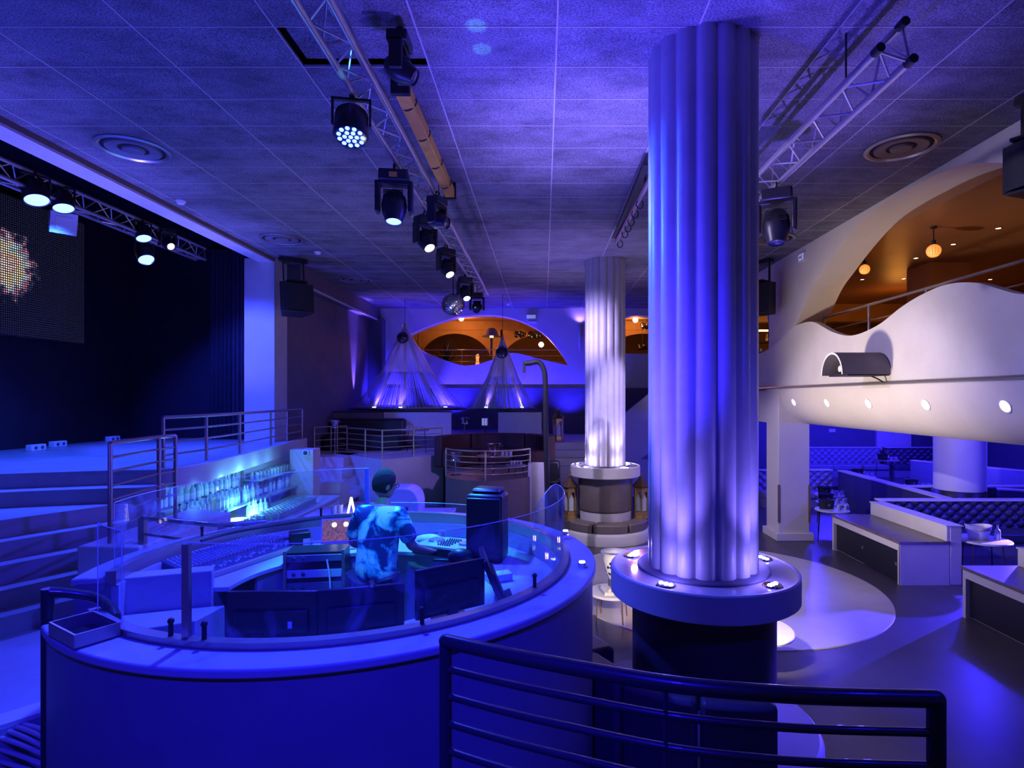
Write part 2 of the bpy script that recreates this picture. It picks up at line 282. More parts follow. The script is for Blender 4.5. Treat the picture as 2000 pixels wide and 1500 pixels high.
# ------------------------------------------------------------------ mesh helpers
class MB:
    def __init__(s): s.v = []; s.f = []
    def add(s, vs, fs):
        o = len(s.v); s.v += [Vector(p) for p in vs]; s.f += [tuple(i+o for i in f) for f in fs]; return s
    def box(s, x0, x1, y0, y1, z0, z1):
        return s.add([(x0,y0,z0),(x1,y0,z0),(x1,y1,z0),(x0,y1,z0),(x0,y0,z1),(x1,y0,z1),(x1,y1,z1),(x0,y1,z1)],
                     [(3,2,1,0),(4,5,6,7),(0,1,5,4),(1,2,6,5),(2,3,7,6),(3,0,4,7)])
    def obox(s, c, u, v, n, hu, hv, hn):      # oriented box: centre, axes, half sizes
        c, u, v, n = Vector(c), Vector(u).normalized(), Vector(v).normalized(), Vector(n).normalized()
        P = [c+u*a*hu+v*b*hv+n*d*hn for d in (-1,1) for a, b in ((-1,-1),(1,-1),(1,1),(-1,1))]
        return s.add(P, [(3,2,1,0),(4,5,6,7),(0,1,5,4),(1,2,6,5),(2,3,7,6),(3,0,4,7)])
    def prism(s, pts, z0, z1):                # polygon in XY, extruded in Z (counter-clockwise)
        n = len(pts); vs = [(p[0],p[1],z0) for p in pts]+[(p[0],p[1],z1) for p in pts]
        fs = [tuple(range(n-1,-1,-1)), tuple(range(n,2*n))]+[(i,(i+1)%n,(i+1)%n+n,i+n) for i in range(n)]
        return s.add(vs, fs)
    def strip(s, a, b, off):                  # wall between two equal-length 3D polylines a (low) and b (high), thickness off (vector)
        off = Vector(off); n = len(a); A = [Vector(p) for p in a]; B = [Vector(p) for p in b]
        vs = A+B+[p+off for p in A]+[p+off for p in B]; fs = []
        for i in range(n-1):
            fs += [(i,i+1,n+i+1,n+i), (2*n+i,3*n+i,3*n+i+1,2*n+i+1), (n+i,n+i+1,3*n+i+1,3*n+i), (i,2*n+i,2*n+i+1,i+1)]
        fs += [(0,n,3*n,2*n), (n-1,3*n-1,4*n-1,2*n-1)]
        return s.add(vs, fs)
    def lathe(s, prof, c=(0,0,0), seg=48, a0=0.0, a1=2*PI, flute=None):   # profile (r,z) turned about Z through c
        full = abs(a1-a0-2*PI) < 1e-6; m = seg if full else seg+1; n = len(prof); vs = []; fs = []
        for i in range(m):
            a = a0+(a1-a0)*i/seg; k = flute(a) if flute else 1.0
            for r, z in prof: vs.append((c[0]+r*k*math.cos(a), c[1]+r*k*math.sin(a), c[2]+z))
        for i in range(seg):
            j = (i+1) % m
            for q in range(n-1): fs.append((i*n+q, j*n+q, j*n+q+1, i*n+q+1))
        return s.add(vs, fs)
    def ring(s, c, r0, r1, z0, z1, seg=48, a0=0.0, a1=2*PI):       # solid ring / sector with flat faces
        full = abs(a1-a0-2*PI) < 1e-6
        s.lathe([(r1,z0),(r1,z1),(r0,z1),(r0,z0),(r1,z0)], c, seg, a0, a1)
        if not full:
            for a in (a0, a1):
                ca, sa = math.cos(a), math.sin(a); P = [(c[0]+r*ca, c[1]+r*sa, c[2]+z) for r, z in ((r0,z0),(r1,z0),(r1,z1),(r0,z1))]
                s.add(P, [(0,1,2,3)])
        return s
    def cyl(s, p, q, r, seg=12, r2=None):
        p, q = Vector(p), Vector(q); d = (q-p).normalized(); t = Vector((0,0,1)) if abs(d.z) < 0.9 else Vector((1,0,0))
        u = d.cross(t).normalized(); v = d.cross(u); r2 = r if r2 is None else r2
        vs = [p+(u*math.cos(2*PI*i/seg)+v*math.sin(2*PI*i/seg))*r for i in range(seg)]+[q+(u*math.cos(2*PI*i/seg)+v*math.sin(2*PI*i/seg))*r2 for i in range(seg)]
        fs = [(i,i+seg,(i+1)%seg+seg,(i+1)%seg) for i in range(seg)]+[tuple(range(seg)), tuple(range(2*seg-1,seg-1,-1))]
        return s.add(vs, fs)
    def tube(s, pts, r, seg=10, closed=False):
        P = [Vector(p) for p in pts]; n = len(P); vs = []; fs = []; u = None
        for i in range(n):
            a = P[(i-1) % n] if (closed or i > 0) else P[i]; b = P[(i+1) % n] if (closed or i < n-1) else P[i]
            d = (b-a).normalized()
            if u is None:
                t = Vector((0,0,1)) if abs(d.z) < 0.9 else Vector((1,0,0)); u = d.cross(t).normalized()
            else:
                u = (u-d*u.dot(d)).normalized()
            v = d.cross(u); rr = r[i] if isinstance(r, (list, tuple)) else r
            vs += [P[i]+(u*math.cos(2*PI*k/seg)+v*math.sin(2*PI*k/seg))*rr for k in range(seg)]
        m = n if closed else n-1
        for i in range(m):
            j = (i+1) % n; fs += [(i*seg+k, i*seg+(k+1)%seg, j*seg+(k+1)%seg, j*seg+k) for k in range(seg)]
        if not closed: fs += [tuple(range(seg-1,-1,-1)), tuple(range((n-1)*seg, n*seg))]
        return s.add(vs, fs)
    def ball(s, c, r, seg=20, rings=12, sq=(1,1,1), z0=-1.0):
        vs = []; fs = []
        for i in range(rings+1):
            t = PI*i/rings; 
            for k in range(seg):
                a = 2*PI*k/seg; vs.append((c[0]+r*sq[0]*math.sin(t)*math.cos(a), c[1]+r*sq[1]*math.sin(t)*math.sin(a), c[2]+r*sq[2]*max(z0, math.cos(t))))
        for i in range(rings):
            fs += [(i*seg+k, (i+1)*seg+k, (i+1)*seg+(k+1)%seg, i*seg+(k+1)%seg) for k in range(seg)]
        return s.add(vs, fs)
    def grid(s, P):                            # rows of points -> quads
        m, n = len(P), len(P[0]); return s.add([p for r in P for p in r], [(i*n+j, i*n+j+1, (i+1)*n+j+1, (i+1)*n+j) for i in range(m-1) for j in range(n-1)])
    def turn(s, rz, c=(0,0,0), rx=0.0, loc=(0,0,0)):
        R = Matrix.Rotation(rz, 3, 'Z') @ Matrix.Rotation(rx, 3, 'X'); c = Vector(c)
        s.v = [R @ (p-c)+c+Vector(loc) for p in s.v]; return s
    def mesh(s, name, m, shift=(0,0,0), smooth=35):
        me = bpy.data.meshes.new(name); sh = Vector(shift)
        me.from_pydata([tuple(p-sh) for p in s.v], [], s.f)
        bm = bmesh.new(); bm.from_mesh(me); bmesh.ops.remove_doubles(bm, verts=bm.verts, dist=1e-5); bmesh.ops.recalc_face_normals(bm, faces=bm.faces); bm.to_mesh(me); bm.free()
        me.materials.append(M[m] if isinstance(m, str) else m)
        if smooth:
            me.shade_smooth(); me.set_sharp_from_angle(angle=math.radians(smooth))
        me.update(); return me
    def build(s, name, m, parent=None, local=False, smooth=35, bevel=0.0, label=None, kind=None, shift=None):
        sh = Vector((0,0,0))
        if parent is not None and not local:
            p = parent
            while p is not None: sh += p.location; p = p.parent
        if shift is not None: sh = sh+Vector(shift)
        me = s.mesh(name, m, sh, smooth)
        o = bpy.data.objects.new(name, me); COL.objects.link(o)
        if parent is not None: o.parent = parent
        if shift is not None: o.location = shift
        if bevel:
            b = o.modifiers.new('bevel', 'BEVEL'); b.width = bevel; b.segments = 2; b.limit_method = 'ANGLE'
        if label: o['label'] = label
        if kind: o['kind'] = kind
        return o
def tag(o, label, cat, group=None, kind=None):
    o['label'] = label; o['category'] = cat
    if group: o['group'] = group
    if kind: o['kind'] = kind
    return o
def thing(name, label, cat, loc=(0,0,0), rz=0.0, group=None):
    o = bpy.data.objects.new(name, None); COL.objects.link(o); o.location = loc; o.rotation_euler = (0,0,rz); o.empty_display_size = 0.1
    return tag(o, label, cat, group)
def struct(name, label, cat='structure'):
    o = bpy.data.objects.new(name, None); COL.objects.link(o); o.empty_display_size = 0.1; o['kind'] = 'structure'; o['label'] = label; o['category'] = cat; return o
def st(o, label, cat):
    o['kind'] = 'structure'; o['label'] = label; o['category'] = cat; return o
def dup(root, loc=None, rz=None, label=None, group=None):
    def cp(o, parent):
        c = o.copy(); COL.objects.link(c); c.parent = parent
        for ch in list(o.children): cp(ch, c)
        return c
    r = cp(root, None)
    if loc is not None: r.location = loc
    if rz is not None: r.rotation_euler[2] = rz
    if label: r['label'] = label
    if group: r['group'] = group
    return r
def inst(src, parent, loc=(0,0,0), rz=0.0):        # another part sharing mesh data
    o = src.copy(); COL.objects.link(o); o.parent = parent; o.location = loc; o.rotation_euler = (0,0,rz); return o
def smoothcurve(pts, n=6):                          # Catmull-Rom through points of any dimension
    P = [Vector(p) for p in pts]; out = []
    for i in range(len(P)-1):
        p0, p1, p2, p3 = P[max(i-1,0)], P[i], P[i+1], P[min(i+2,len(P)-1)]
        for k in range(n):
            t = k/n; out.append(0.5*((2*p1)+(p2-p0)*t+(2*p0-5*p1+4*p2-p3)*t*t+(3*p1-p0-3*p2+p3)*t*t*t))
    out.append(P[-1]); return out
def rad(d): return math.radians(d)

# ================================================================== THE SETTING
CEIL = 6.36
# ---- floors
fl = MB().box(-11, 17, -3, 28, -0.2, 0.0).build('floor', 'floor_dark'); st(fl, 'dark polished concrete dance floor', 'floor')
inl = MB().lathe([(0.001, 0.012), (2.64, 0.012), (2.65, 0.0)], (2.95, 9.95, 0), 96).build('floor_inlay', 'floor_light'); st(inl, 'pale round inlay in the dark dance floor', 'floor')
pl = MB().prism([(-10.3,1.5),(-5.6,1.5),(-4.6,3.4),(-3.45,4.75),(-2.9,6.0),(-2.9,13.4),(-10.3,13.4)], 0.0, 0.8).build('platform_floor', 'step_paint'); st(pl, 'raised grey platform between stage steps and booth', 'floor')
# white coping on the platform edge and the curved steps below it
MB().strip([(-4.6,3.4,0.80),(-3.5,4.7,0.80)], [(-4.6,3.4,0.83),(-3.5,4.7,0.83)], (-0.16,0.13,0)).build('coping', 'white_paint', pl)
cs = thing('louvre_screen', 'curved pale louvre slats below the platform edge, bottom left', 'louvre', (-3.8,4.1,0.0))
def Wp(px, y, Y): return ((px-1062)*Y/FPX, Y, CAMZ-(y-777)*Y/FPX)
for (x0, y0), (xm, ym), (x1, y1) in (((70,1421),(88,1428),(116,1444)),((46,1424),(80,1438),(116,1459)),((20,1429),(70,1450),(116,1474)),((-8,1438),(55,1460),(116,1489)),((-10,1460),(50,1480),(116,1507)),((-10,1484),(50,1502),(116,1524))):
    MB().tube(smoothcurve([Wp(x0-30,y0-8,4.30),Wp(x0,y0,4.22),Wp(xm,ym,4.08),Wp(x1,y1,3.95),Wp(x1+30,y1+18,3.86)],5), 0.016, 8).build('slat', 'white_paint', cs, smooth=60)
MB().box(-4.02,-3.98,4.24,4.28,0.0,0.76).build('post', 'dark_rail', cs); MB().box(-3.36,-3.32,3.93,3.97,0.0,0.6).build('post', 'dark_rail', cs)
gal = MB().prism([(-1.2,-2.5),(2.6,-2.5),(2.6,1.5),(1.2,1.55),(0.8,1.60),(0.4,1.66),(0.0,1.80),(-0.4,1.98),(-1.2,2.1)], 1.3, 1.48).build('gallery_floor', 'floor_dark'); st(gal, 'dark gallery floor under the foreground railing', 'floor')

# ---- ceiling: acoustic boards in a metal grid
ce = struct('ceiling', 'grey acoustic board ceiling with metal grid', 'ceiling')
MB().box(-6.1, 5.5, -3, 20.9, CEIL+0.14, CEIL+0.24).build('ceiling_deck', 'void', ce)
XL = [0.114+1.205*k for k in range(-6, 6)]; TW, TD = 1.205, 0.598
tile_me = MB().box(-TW/2+0.008, TW/2-0.008, -TD/2+0.007, TD/2-0.007, 0, 0.03).mesh('tile', 'ceiling_board', smooth=0)
far = MB()
for j in range(-12, 27):
    y = 4.93+TD*j
    for k in range(len(XL)-1):
        x = XL[k]+TW/2
        if x-TW/2 > 5.35 or x+TW/2 < -6.2: continue
        x0, x1 = max(XL[k]+0.008, -6.1), min(XL[k+1]-0.008, 5.42)
        if -2 <= j <= 15 and x1-x0 > 1.1:
            o = bpy.data.objects.new('ceiling_tile', tile_me); COL.objects.link(o); o.parent = ce
            dropped = (j == 0 and abs(x-(-1.09-TW/2)) < 0.1)
            o.location = (x+(0.05 if dropped else 0), y+TD/2-(0.05 if dropped else 0), CEIL+(0.045 if dropped else random.uniform(0, 0.003)))
        else:
            far.box(x0, x1, y+0.007, y+TD-0.007, CEIL, CEIL+0.03)
far.build('ceiling_tile_field', 'ceiling_board', ce, smooth=0, kind='stuff')
lb = MB().box(-0.007, 0.007, -3, 20.5, CEIL-0.004, CEIL+0.02).build('grid_bar', 'grid_metal', ce)
lb.location.x = XL[1]
for x in XL[2:-1]: inst(lb, ce, (x, 0, 0))
cb = MB().box(-6.1, 5.42, -0.005, 0.005, CEIL-0.003, CEIL+0.018).build('grid_bar', 'grid_metal', ce)
cb.location.y = 4.93-3*TD
for j in range(-2, 27): inst(cb, ce, (0, 4.93+TD*j, 0))

# ---- left wall, proscenium and stage
wl = MB().box(-6.5, -6.1, 13.75, 20.5, 0, CEIL).build('wall_left', 'grey_wall'); st(wl, 'dark textured side wall beyond the stage', 'wall')
pil = MB().box(-6.78, -6.09, 13.1, 13.75, 0, CEIL).build('trim_1', 'white_paint', bevel=0.01); st(pil, 'white pier at the end of the stage opening', 'pier')
bm_ = MB().box(-6.46, -6.12, -3, 13.1, CEIL-0.09, CEIL+0.1).build('trim_2', 'white_paint'); st(bm_, 'white soffit beam over the stage opening', 'beam')
bt = MB().box(-6.12, -6.08, -3, 13.12, CEIL-0.075, CEIL+0.02).build('trim_3', 'brown_trim'); st(bt, 'brown trim strip along the stage beam', 'trim')
cn = MB().box(-6.1, -5.78, 13.75, 20.5, CEIL-0.42, CEIL).build('trim_4', 'grey_wall'); st(cn, 'dark boxed cornice along the side wall', 'trim')
MB().box(-5.80, -5.76, 14.0, 20.4, CEIL-0.47, CEIL-0.42).build('cable_channel', 'white_paint', cn)
cn2 = MB().box(-6.1, -5.6, 20.05, 20.5, 3.2, CEIL-0.42).build('trim_5', 'navy_wall'); st(cn2, 'dark corner pier beside the back wall', 'pier')
sb = MB().box(-10.6, -10.3, -3, 14.7, 0, 7.8).build('wall_stage_back', 'black_wall'); st(sb, 'black back wall of the stage', 'wall')
se = MB().box(-10.3, -6.5, 14.4, 14.7, 0, 7.8).build('wall_stage_end', 'black_wall'); st(se, 'black end wall of the stage', 'wall')
sc = MB().box(-10.6, -6.78, -3, 14.7, 7.8, 8.0).build('ceiling_stage', 'black_wall'); st(sc, 'black ceiling high over the stage', 'ceiling')
su = MB().box(-6.50, -6.46, -3, 14.4, CEIL, 7.8).build('wall_stage_header', 'black_wall'); st(su, 'black header above the stage opening', 'wall')
edge = smoothcurve([(-5.9,14.4),(-5.62,12.4),(-5.38,10.8),(-5.22,9.6),(-5.14,8.7),(-5.3,8.1),(-6.0,7.95),(-7.1,7.6),(-8.6,6.95),(-10.3,6.2)], 6)
sf = MB().prism([(-10.3,14.4)]+[(p.x,p.y) for p in reversed(edge)], 2.14, 2.2).build('stage_floor', 'stage_board'); st(sf, 'glossy stage floor washed in blue light', 'floor')
fs = MB().strip([(p.x+0.015,p.y,1.93) for p in edge[:30]], [(p.x+0.015,p.y,2.205) for p in edge[:30]], (-0.12,0.03,0)).build('stage_fascia', 'white_paint'); st(fs, 'curved white edge band of the stage', 'fascia')
# steps from the stage down to the platform
ss = struct('stage_steps', 'wide curved steps from the stage to the platform', 'steps')
t1 = smoothcurve([(-5.22,8.0),(-5.4,7.75),(-6.0,7.62),(-7.0,7.3),(-8.5,6.6),(-10.3,5.8)], 5)
def slab(front, back, z1, z0=0.8):
    pts = [(p[0],p[1]) for p in front]+[(p[0],p[1]) for p in back]
    a = sum(pts[i][0]*pts[(i+1)%len(pts)][1]-pts[(i+1)%len(pts)][0]*pts[i][1] for i in range(len(pts)))
    if a < 0: pts = pts[::-1]
    return MB().prism(pts, z0, z1)
slab(edge[24:], [(-10.3,9.5),(-6.0,9.5)], 2.14, 2.0).build('step', 'step_paint', ss)
slab(t1, [(-10.3,8.6),(-5.9,8.4)], 2.0, 1.8).build('step', 'step_paint', ss)
B0 = [(-5.38,8.0),(-5.8,7.3),(-6.2,6.62),(-6.75,5.6),(-7.3,4.5),(-7.9,3.0)]
for i in range(5):
    fr = smoothcurve([(p[0]+0.885*0.27*i, p[1]-0.465*0.27*i) for p in B0], 4)
    slab(fr, [(-10.3,3.0),(-10.3,8.2),(-5.8,8.4)] if i == 0 else [(q.x-0.885*0.6, q.y+0.465*0.6) for q in reversed(fr)], 1.8-0.2*i, 1.6-0.2*i).build('step', 'step_paint', ss)
blk = MB().prism([(-4.72,5.85),(-4.08,5.85),(-4.1,7.6),(-4.8,7.85)], 0.8, 1.7).build('trim_6', 'white_paint', bevel=0.02); st(blk, 'white block at the foot of the step railing', 'plinth')

# ---- back wall with the leaf-shaped opening
def B(px, y, Y=20.5): return ((px-1062)*Y/FPX, (777-y)*Y/FPX+CAMZ)
up = [B(*p) for p in ((785,668),(800,655),(830,640),(870,625),(900,618),(940,615),(980,617),(1020,628),(1060,650),(1090,682),(1111,714))]
lo = [B(*p) for p in ((785,668),(805,672),(830,688),(860,700),(900,713),(930,712),(960,703),(985,692),(1010,690),(1050,700),(1111,714))]
up2 = [(2.1,4.85),(2.4,5.75),(2.9,6.05),(3.6,6.1),(4.4,5.95),(5.0,5.4),(5.2,4.75)]
lo2 = [(2.1,4.85),(2.6,4.78),(3.6,4.76),(4.6,4.76),(5.2,4.75)]
def openwall(Y, th, x0, x1, ops, m, z0=0.0, z1=CEIL):
    w = MB(); x = x0
    for u, l in ops:
        U = [tuple(p) for p in smoothcurve(u, 6)]; Lw = [tuple(p) for p in smoothcurve(l, 6)]
        w.box(x, U[0][0], Y, Y+th, z0, z1)
        w.strip([(p[0],Y,p[1]) for p in U], [(p[0],Y,z1) for p in U], (0,th,0))
        w.strip([(p[0],Y,z0) for p in Lw], [(p[0],Y,p[1]) for p in Lw], (0,th,0))
        x = U[-1][0]
    w.box(x, x1, Y, Y+th, z0, z1); return w
wb = openwall(20.5, 0.45, -6.5, 5.8, [(up, lo), (up2, lo2)], 'white_paint').build('wall_back', 'white_paint'); st(wb, 'white back wall with a leaf-shaped opening', 'wall')
wn = MB().box(-6.1, 5.3, 20.42, 20.5, 0, 3.55).build('wall_back_dado', 'navy_wall'); st(wn, 'dark dado along the foot of the back wall', 'wall')
# amber lounge behind the opening
al = struct('lounge_shell', 'amber lit lounge seen through the back wall opening', 'room')
MB().box(-7.5, 8, 20.95, 27.3, 4.0, 4.1).build('lounge_floor', 'dark_wood', al)
MB().box(-7.5, 8, 20.95, 27.3, 6.3, 6.4).build('lounge_ceiling', 'ochre', al)
MB().box(-7.5, 8, 27.0, 27.3, 4.1, 6.3).build('lounge_wall', 'ochre', al)
MB().box(-7.7, -7.5, 20.95, 27.3, 4.1, 6.3).build('lounge_wall', 'ochre', al)
MB().box(-7.5, 8, 23.4, 23.7, 5.95, 6.3).build('lounge_beam', 'ochre', al)
for cx, r in ((-3.6,1.5),(0.0,1.75),(4.0,1.6)):          # arched screens
    n = 24; a = [(cx+r*math.cos(PI-PI*i/n), 23.45, 4.55+1.25*math.sin(PI*i/n)) for i in range(n+1)]
    MB().strip(a, [(p[0], 23.45, 5.96) for p in a], (0,0.2,0)).build('lounge_arch', 'ochre', al)
for x in (-5.3,-1.9,2.1,6.1): MB().box(x-0.22, x+0.22, 23.45, 23.65, 4.1, 6.0).build('lounge_pier', 'ochre', al)

# ---- right facade: wavy parapet, arched upper wall, curved cove
wave = smoothcurve([(-3,1.2),(0.5,1.45),(2.6,1.5),(4.4,1.15),(5.6,1.06),(6.39,1.14),(7.07,1.40),(7.6,1.49),(8.1,1.45),(8.6,1.34),(9.2,1.15),(9.94,1.07),(10.6,1.2),(11.35,1.48),(11.9,1.53),(12.4,1.48),(13.1,1.26),(13.9,1.12),(14.6,1.12),(16,1.4),(17.5,1.5),(20.5,1.2)], 7)
pp = MB().strip([(5.3,p.x,3.38) for p in wave], [(5.3,p.x,3.2+p.y) for p in wave], (0.12,0,0)).build('wall_parapet', 'white_paint'); st(pp, 'wavy white balcony parapet', 'wall')
arch = smoothcurve([(13.6,0.9),(13.14,1.19),(12.4,1.61),(11.75,2.18),(11.25,2.45),(10.53,2.79),(9.84,3.02),(9.22,3.09),(8.69,3.10),(8.1,3.09),(7.46,3.0),(7.07,2.87),(6.71,2.71),(6.39,2.52),(5.6,1.9),(5.0,1.3),(4.6,0.8)], 5)
arch2 = smoothcurve([(18.2,1.0),(17.6,2.0),(16.2,2.5),(14.8,2.4),(14.15,2.05),(13.95,1.6),(13.98,1.0)], 6)
wr = MB(); D = 0.62
wr.strip([(5.42,p.x,3.2+p.y) for p in arch], [(5.42,p.x,CEIL+0.1) for p in arch], (D,0,0))
wr.strip([(5.42,p.x,3.2+p.y) for p in arch2], [(5.42,p.x,CEIL+0.1) for p in arch2], (D,0,0))
wr.box(5.42, 5.42+D, 13.6, 13.98, 3.4, CEIL+0.1); wr.box(5.42, 5.42+D, 18.2, 20.9, 3.4, CEIL+0.1); wr.box(5.42, 5.42+D, -3, 4.6, 3.4, CEIL+0.1)
wro = wr.build('wall_right', 'cream_plaster'); st(wro, 'cream upper wall with a sweeping arched opening', 'wall')
cv = MB(); n = 14; prof = [(6.1-0.8*math.cos(PI/2*i/n), 3.4-0.8*math.sin(PI/2*i/n)) for i in range(n+1)]
ys = [-3+16.1*i/20 for i in range(21)]
cv.grid([[(x,y,z) for x, z in prof] for y in ys]); cap = [(x,13.1,z) for x, z in prof]+[(6.1,13.1,3.4)]; cv.add(cap, [tuple(range(len(cap)))])
cvo = cv.build('wall_cove', 'cream_plaster', smooth=60); st(cvo, 'cream rounded underside of the balcony', 'cove')
lw = MB().box(5.3, 5.6, 13.7, 20.5, 2.62, 3.4).build('wall_right_lower', 'cream_plaster'); st(lw, 'cream band of wall below the far parapet', 'wall')
bs = MB().box(5.42, 16, -3, 22, 3.4, 3.75).box(6.1, 16, -3, 22, 2.6, 3.4).build('balcony_slab', 'cream_plaster'); st(bs, 'balcony slab over the seating bay', 'slab')
pr = MB().box(5.27, 5.97, 13.0, 13.7, 0, 3.42).build('trim_7', 'cream_plaster', bevel=0.012); st(pr, 'square cream pillar under the balcony', 'pillar')
MB().box(5.20, 6.04, 12.93, 13.77, 0, 0.17).build('plinth', 'cream_plaster', pr, bevel=0.01)
MB().box(5.262, 5.30, 12.985, 13.03, 0.4, 1.25).build('corner_guard', 'brown_trim', pr); MB().box(5.94, 5.985, 12.985, 13.03, 0.4, 1.25).build('corner_guard', 'brown_trim', pr)
# balcony interior (amber)
bi = struct('balcony_shell', 'amber lit balcony lounge behind the arch', 'room')
MB().box(6.04, 16, -3, 22, 6.15, 6.3).build('balcony_ceiling', 'amber_ceiling', bi)
MB().box(15.8, 16, -3, 22, 3.75, 6.15).build('balcony_wall', 'ochre', bi); MB().box(5.9, 16, 21.0, 21.3, 3.75, 6.15).build('balcony_wall', 'ochre', bi)
MB().box(8.4, 9.3, 12.6, 13.4, 3.75, 6.15).build('balcony_pier', 'ochre', bi); MB().box(11.2, 12.3, 11.6, 12.6, 3.75, 6.15).build('balcony_pier', 'ochre', bi)
MB().box(7.3, 8.3, 16.4, 16.7, 3.75, 5.2).build('balcony_door', 'void', bi); MB().box(6.3, 15, 18.2, 18.6, 5.6, 6.15).build('balcony_beam', 'ochre', bi)
# seating bay below
w2 = MB().box(5.3, 16, 22, 22.3, 0, 3.4).build('wall_bay_back', 'navy_wall'); st(w2, 'dark blue back wall of the seating bay', 'wall')
w3 = MB().box(16, 16.3, -3, 22.3, 0, 6.4).build('wall_bay_side', 'navy_wall'); st(w3, 'dark side wall of the seating bay', 'wall')
pn = MB().box(12.6, 13.9, 21.9, 22.0, 0.9, 2.4).build('wall_panel', 'white_paint'); st(pn, 'pale rectangular panel on the bay back wall', 'panel')
rp = MB().box(7.2, 16, 18.7, 22, 0, 0.35).build('bay_dais', 'floor_dark'); st(rp, 'low raised floor at the back of the bay', 'floor')
# stair parapet beyond the second column
stp = MB(); stp.strip([(2.0,18.6,0.4),(3.6,18.6,1.6),(5.3,18.6,2.9)], [(2.0,18.6,2.2),(3.6,18.6,3.5),(5.3,18.6,4.6)], (0,0.2,0))
stp.box(2.0, 5.3, 18.8, 20.4, 0, 1.2); stpo = stp.build('trim_8', 'white_paint'); st(stpo, 'white sloping stair parapet behind the far column', 'parapet')

# ================================================================== COLUMNS
def column(cx, cy, R, big):
    NL = 16
    def fl_(a): return 1.0-0.085*(1-abs(math.sin(NL*a/2)))**1.4
    lab = 'tall fluted column nearest the camera, glowing deep blue' if big else 'far fluted column glowing pale lavender'
    t = thing('fluted_column', lab, 'column', (cx,cy,1.65))
    MB().lathe([(R,1.66),(R,2.6),(R,3.55),(R,4.5),(R,5.45),(R,CEIL+0.05)], (cx,cy,0), NL*10, flute=fl_).build('shaft', 'column_shell', t, smooth=50)
    MB().lathe([(R+0.10,1.64),(R+0.10,1.655),(R+0.09,1.662),(R-0.08,1.662)], (cx,cy,0), 64).build('base_ring', 'navy_wall', t)
    # counter ring with lamps
    lab = 'round shelf collar around the near column, lit blue' if big else 'round white shelf collar around the far column'
    k = thing('column_shelf', lab, 'shelf', (cx,cy,1.41)); RO = 0.84 if big else 0.80
    MB().lathe([(0.60,1.42),(RO-0.02,1.41),(RO,1.425),(RO,1.640),(RO-0.012,1.652),(RO-0.03,1.652),(RO-0.03,1.64)], (cx,cy,0), 128).build('rim', 'white_paint', k, smooth=28)
    MB().lathe([(RO-0.03,1.64),(R-0.02,1.64)], (cx,cy,0), 96).build('top_plate', 'counter_top', k)
    angs = (230, 308, 149, 20, 88) if big else (225, 300, 160, 30)
    for i, a in enumerate(angs):
        px, py = cx+0.70*RO/0.84*math.cos(rad(a)), cy+0.70*RO/0.84*math.sin(rad(a))
        where = {0:'front left of', 1:'front right of', 2:'back left of', 3:'right of', 4:'behind'}[i]
        q = thing('puck_light', 'three-lens uplight on the %s column shelf, %s the shaft' % ('near' if big else 'far', where), 'light', (px,py,1.64), group='uplights on the column shelves')
        MB().lathe([(0.001,1.655),(0.075,1.655),(0.085,1.64)], (px,py,0), 24).build('housing', 'chrome', q)
        for b in (-1, 0, 1):
            tx, ty = px-math.sin(rad(a))*0.045*b, py+math.cos(rad(a))*0.045*b
            MB().lathe([(0.001,1.668),(0.016,1.664),(0.020,1.656)], (tx,ty,0), 12).build('lens', 'led_puck', q)
        d = Vector((cx-px, cy-py, 0)).normalized()
        spot((px-d.x*0.02,py-d.y*0.02,1.72), (cx-d.x*(R-0.06)*1.0, cy-d.y*(R-0.06), 6.0 if big else 6.2), PUCK[big][0], PUCK[big][1], 75, 0.8, 0.06); point((px+d.x*0.03,py+d.y*0.03,1.76), PUCK[big][0], PUCK[big][1]*0.05, 0.03)
    # drum below
    lab = 'dark upholstered drum under the near column shelf' if big else 'taupe upholstered drum under the far column shelf'
    g = thing('column_drum', lab, 'drum', (cx,cy,0.0)); RD = 0.64 if big else 0.62
    MB().lathe([(RD-0.08,0.62),(RD-0.02,0.63),(RD,0.68),(RD,1.38),(RD-0.01,1.415)], (cx,cy,0), 72).build('padding', 'dark_leather' if big else 'taupe_leather', g, smooth=60)
    MB().lathe([(RD-0.02,0.63),(RD-0.02,0.24),(RD-0.3,0.24)], (cx,cy,0), 72).build('white_band', 'white_paint', g)
    MB().lathe([(0.4,0.26),(0.98,0.26),(1.0,0.24),(1.02,0.20),(1.02,0.0)], (cx,cy,0), 96).build('plinth', 'white_paint', g, smooth=40)
    rangs = [(128,170),(172,214)] if big else [(150,197),(199,246),(248,295),(297,344)]
    for i, (a0, a1) in enumerate(rangs):
        c = MB(); c.ring((cx,cy,0), RD+0.01, 0.98, 0.245, 0.46, 14, rad(a0), rad(a1))
        c.build('seat_cushion', 'dark_leather' if big else 'taupe_leather', g, bevel=0.035, smooth=60)
    return t
column(1.466, 5.35, 0.492, True)
column(1.42, 13.4, 0.465, False)

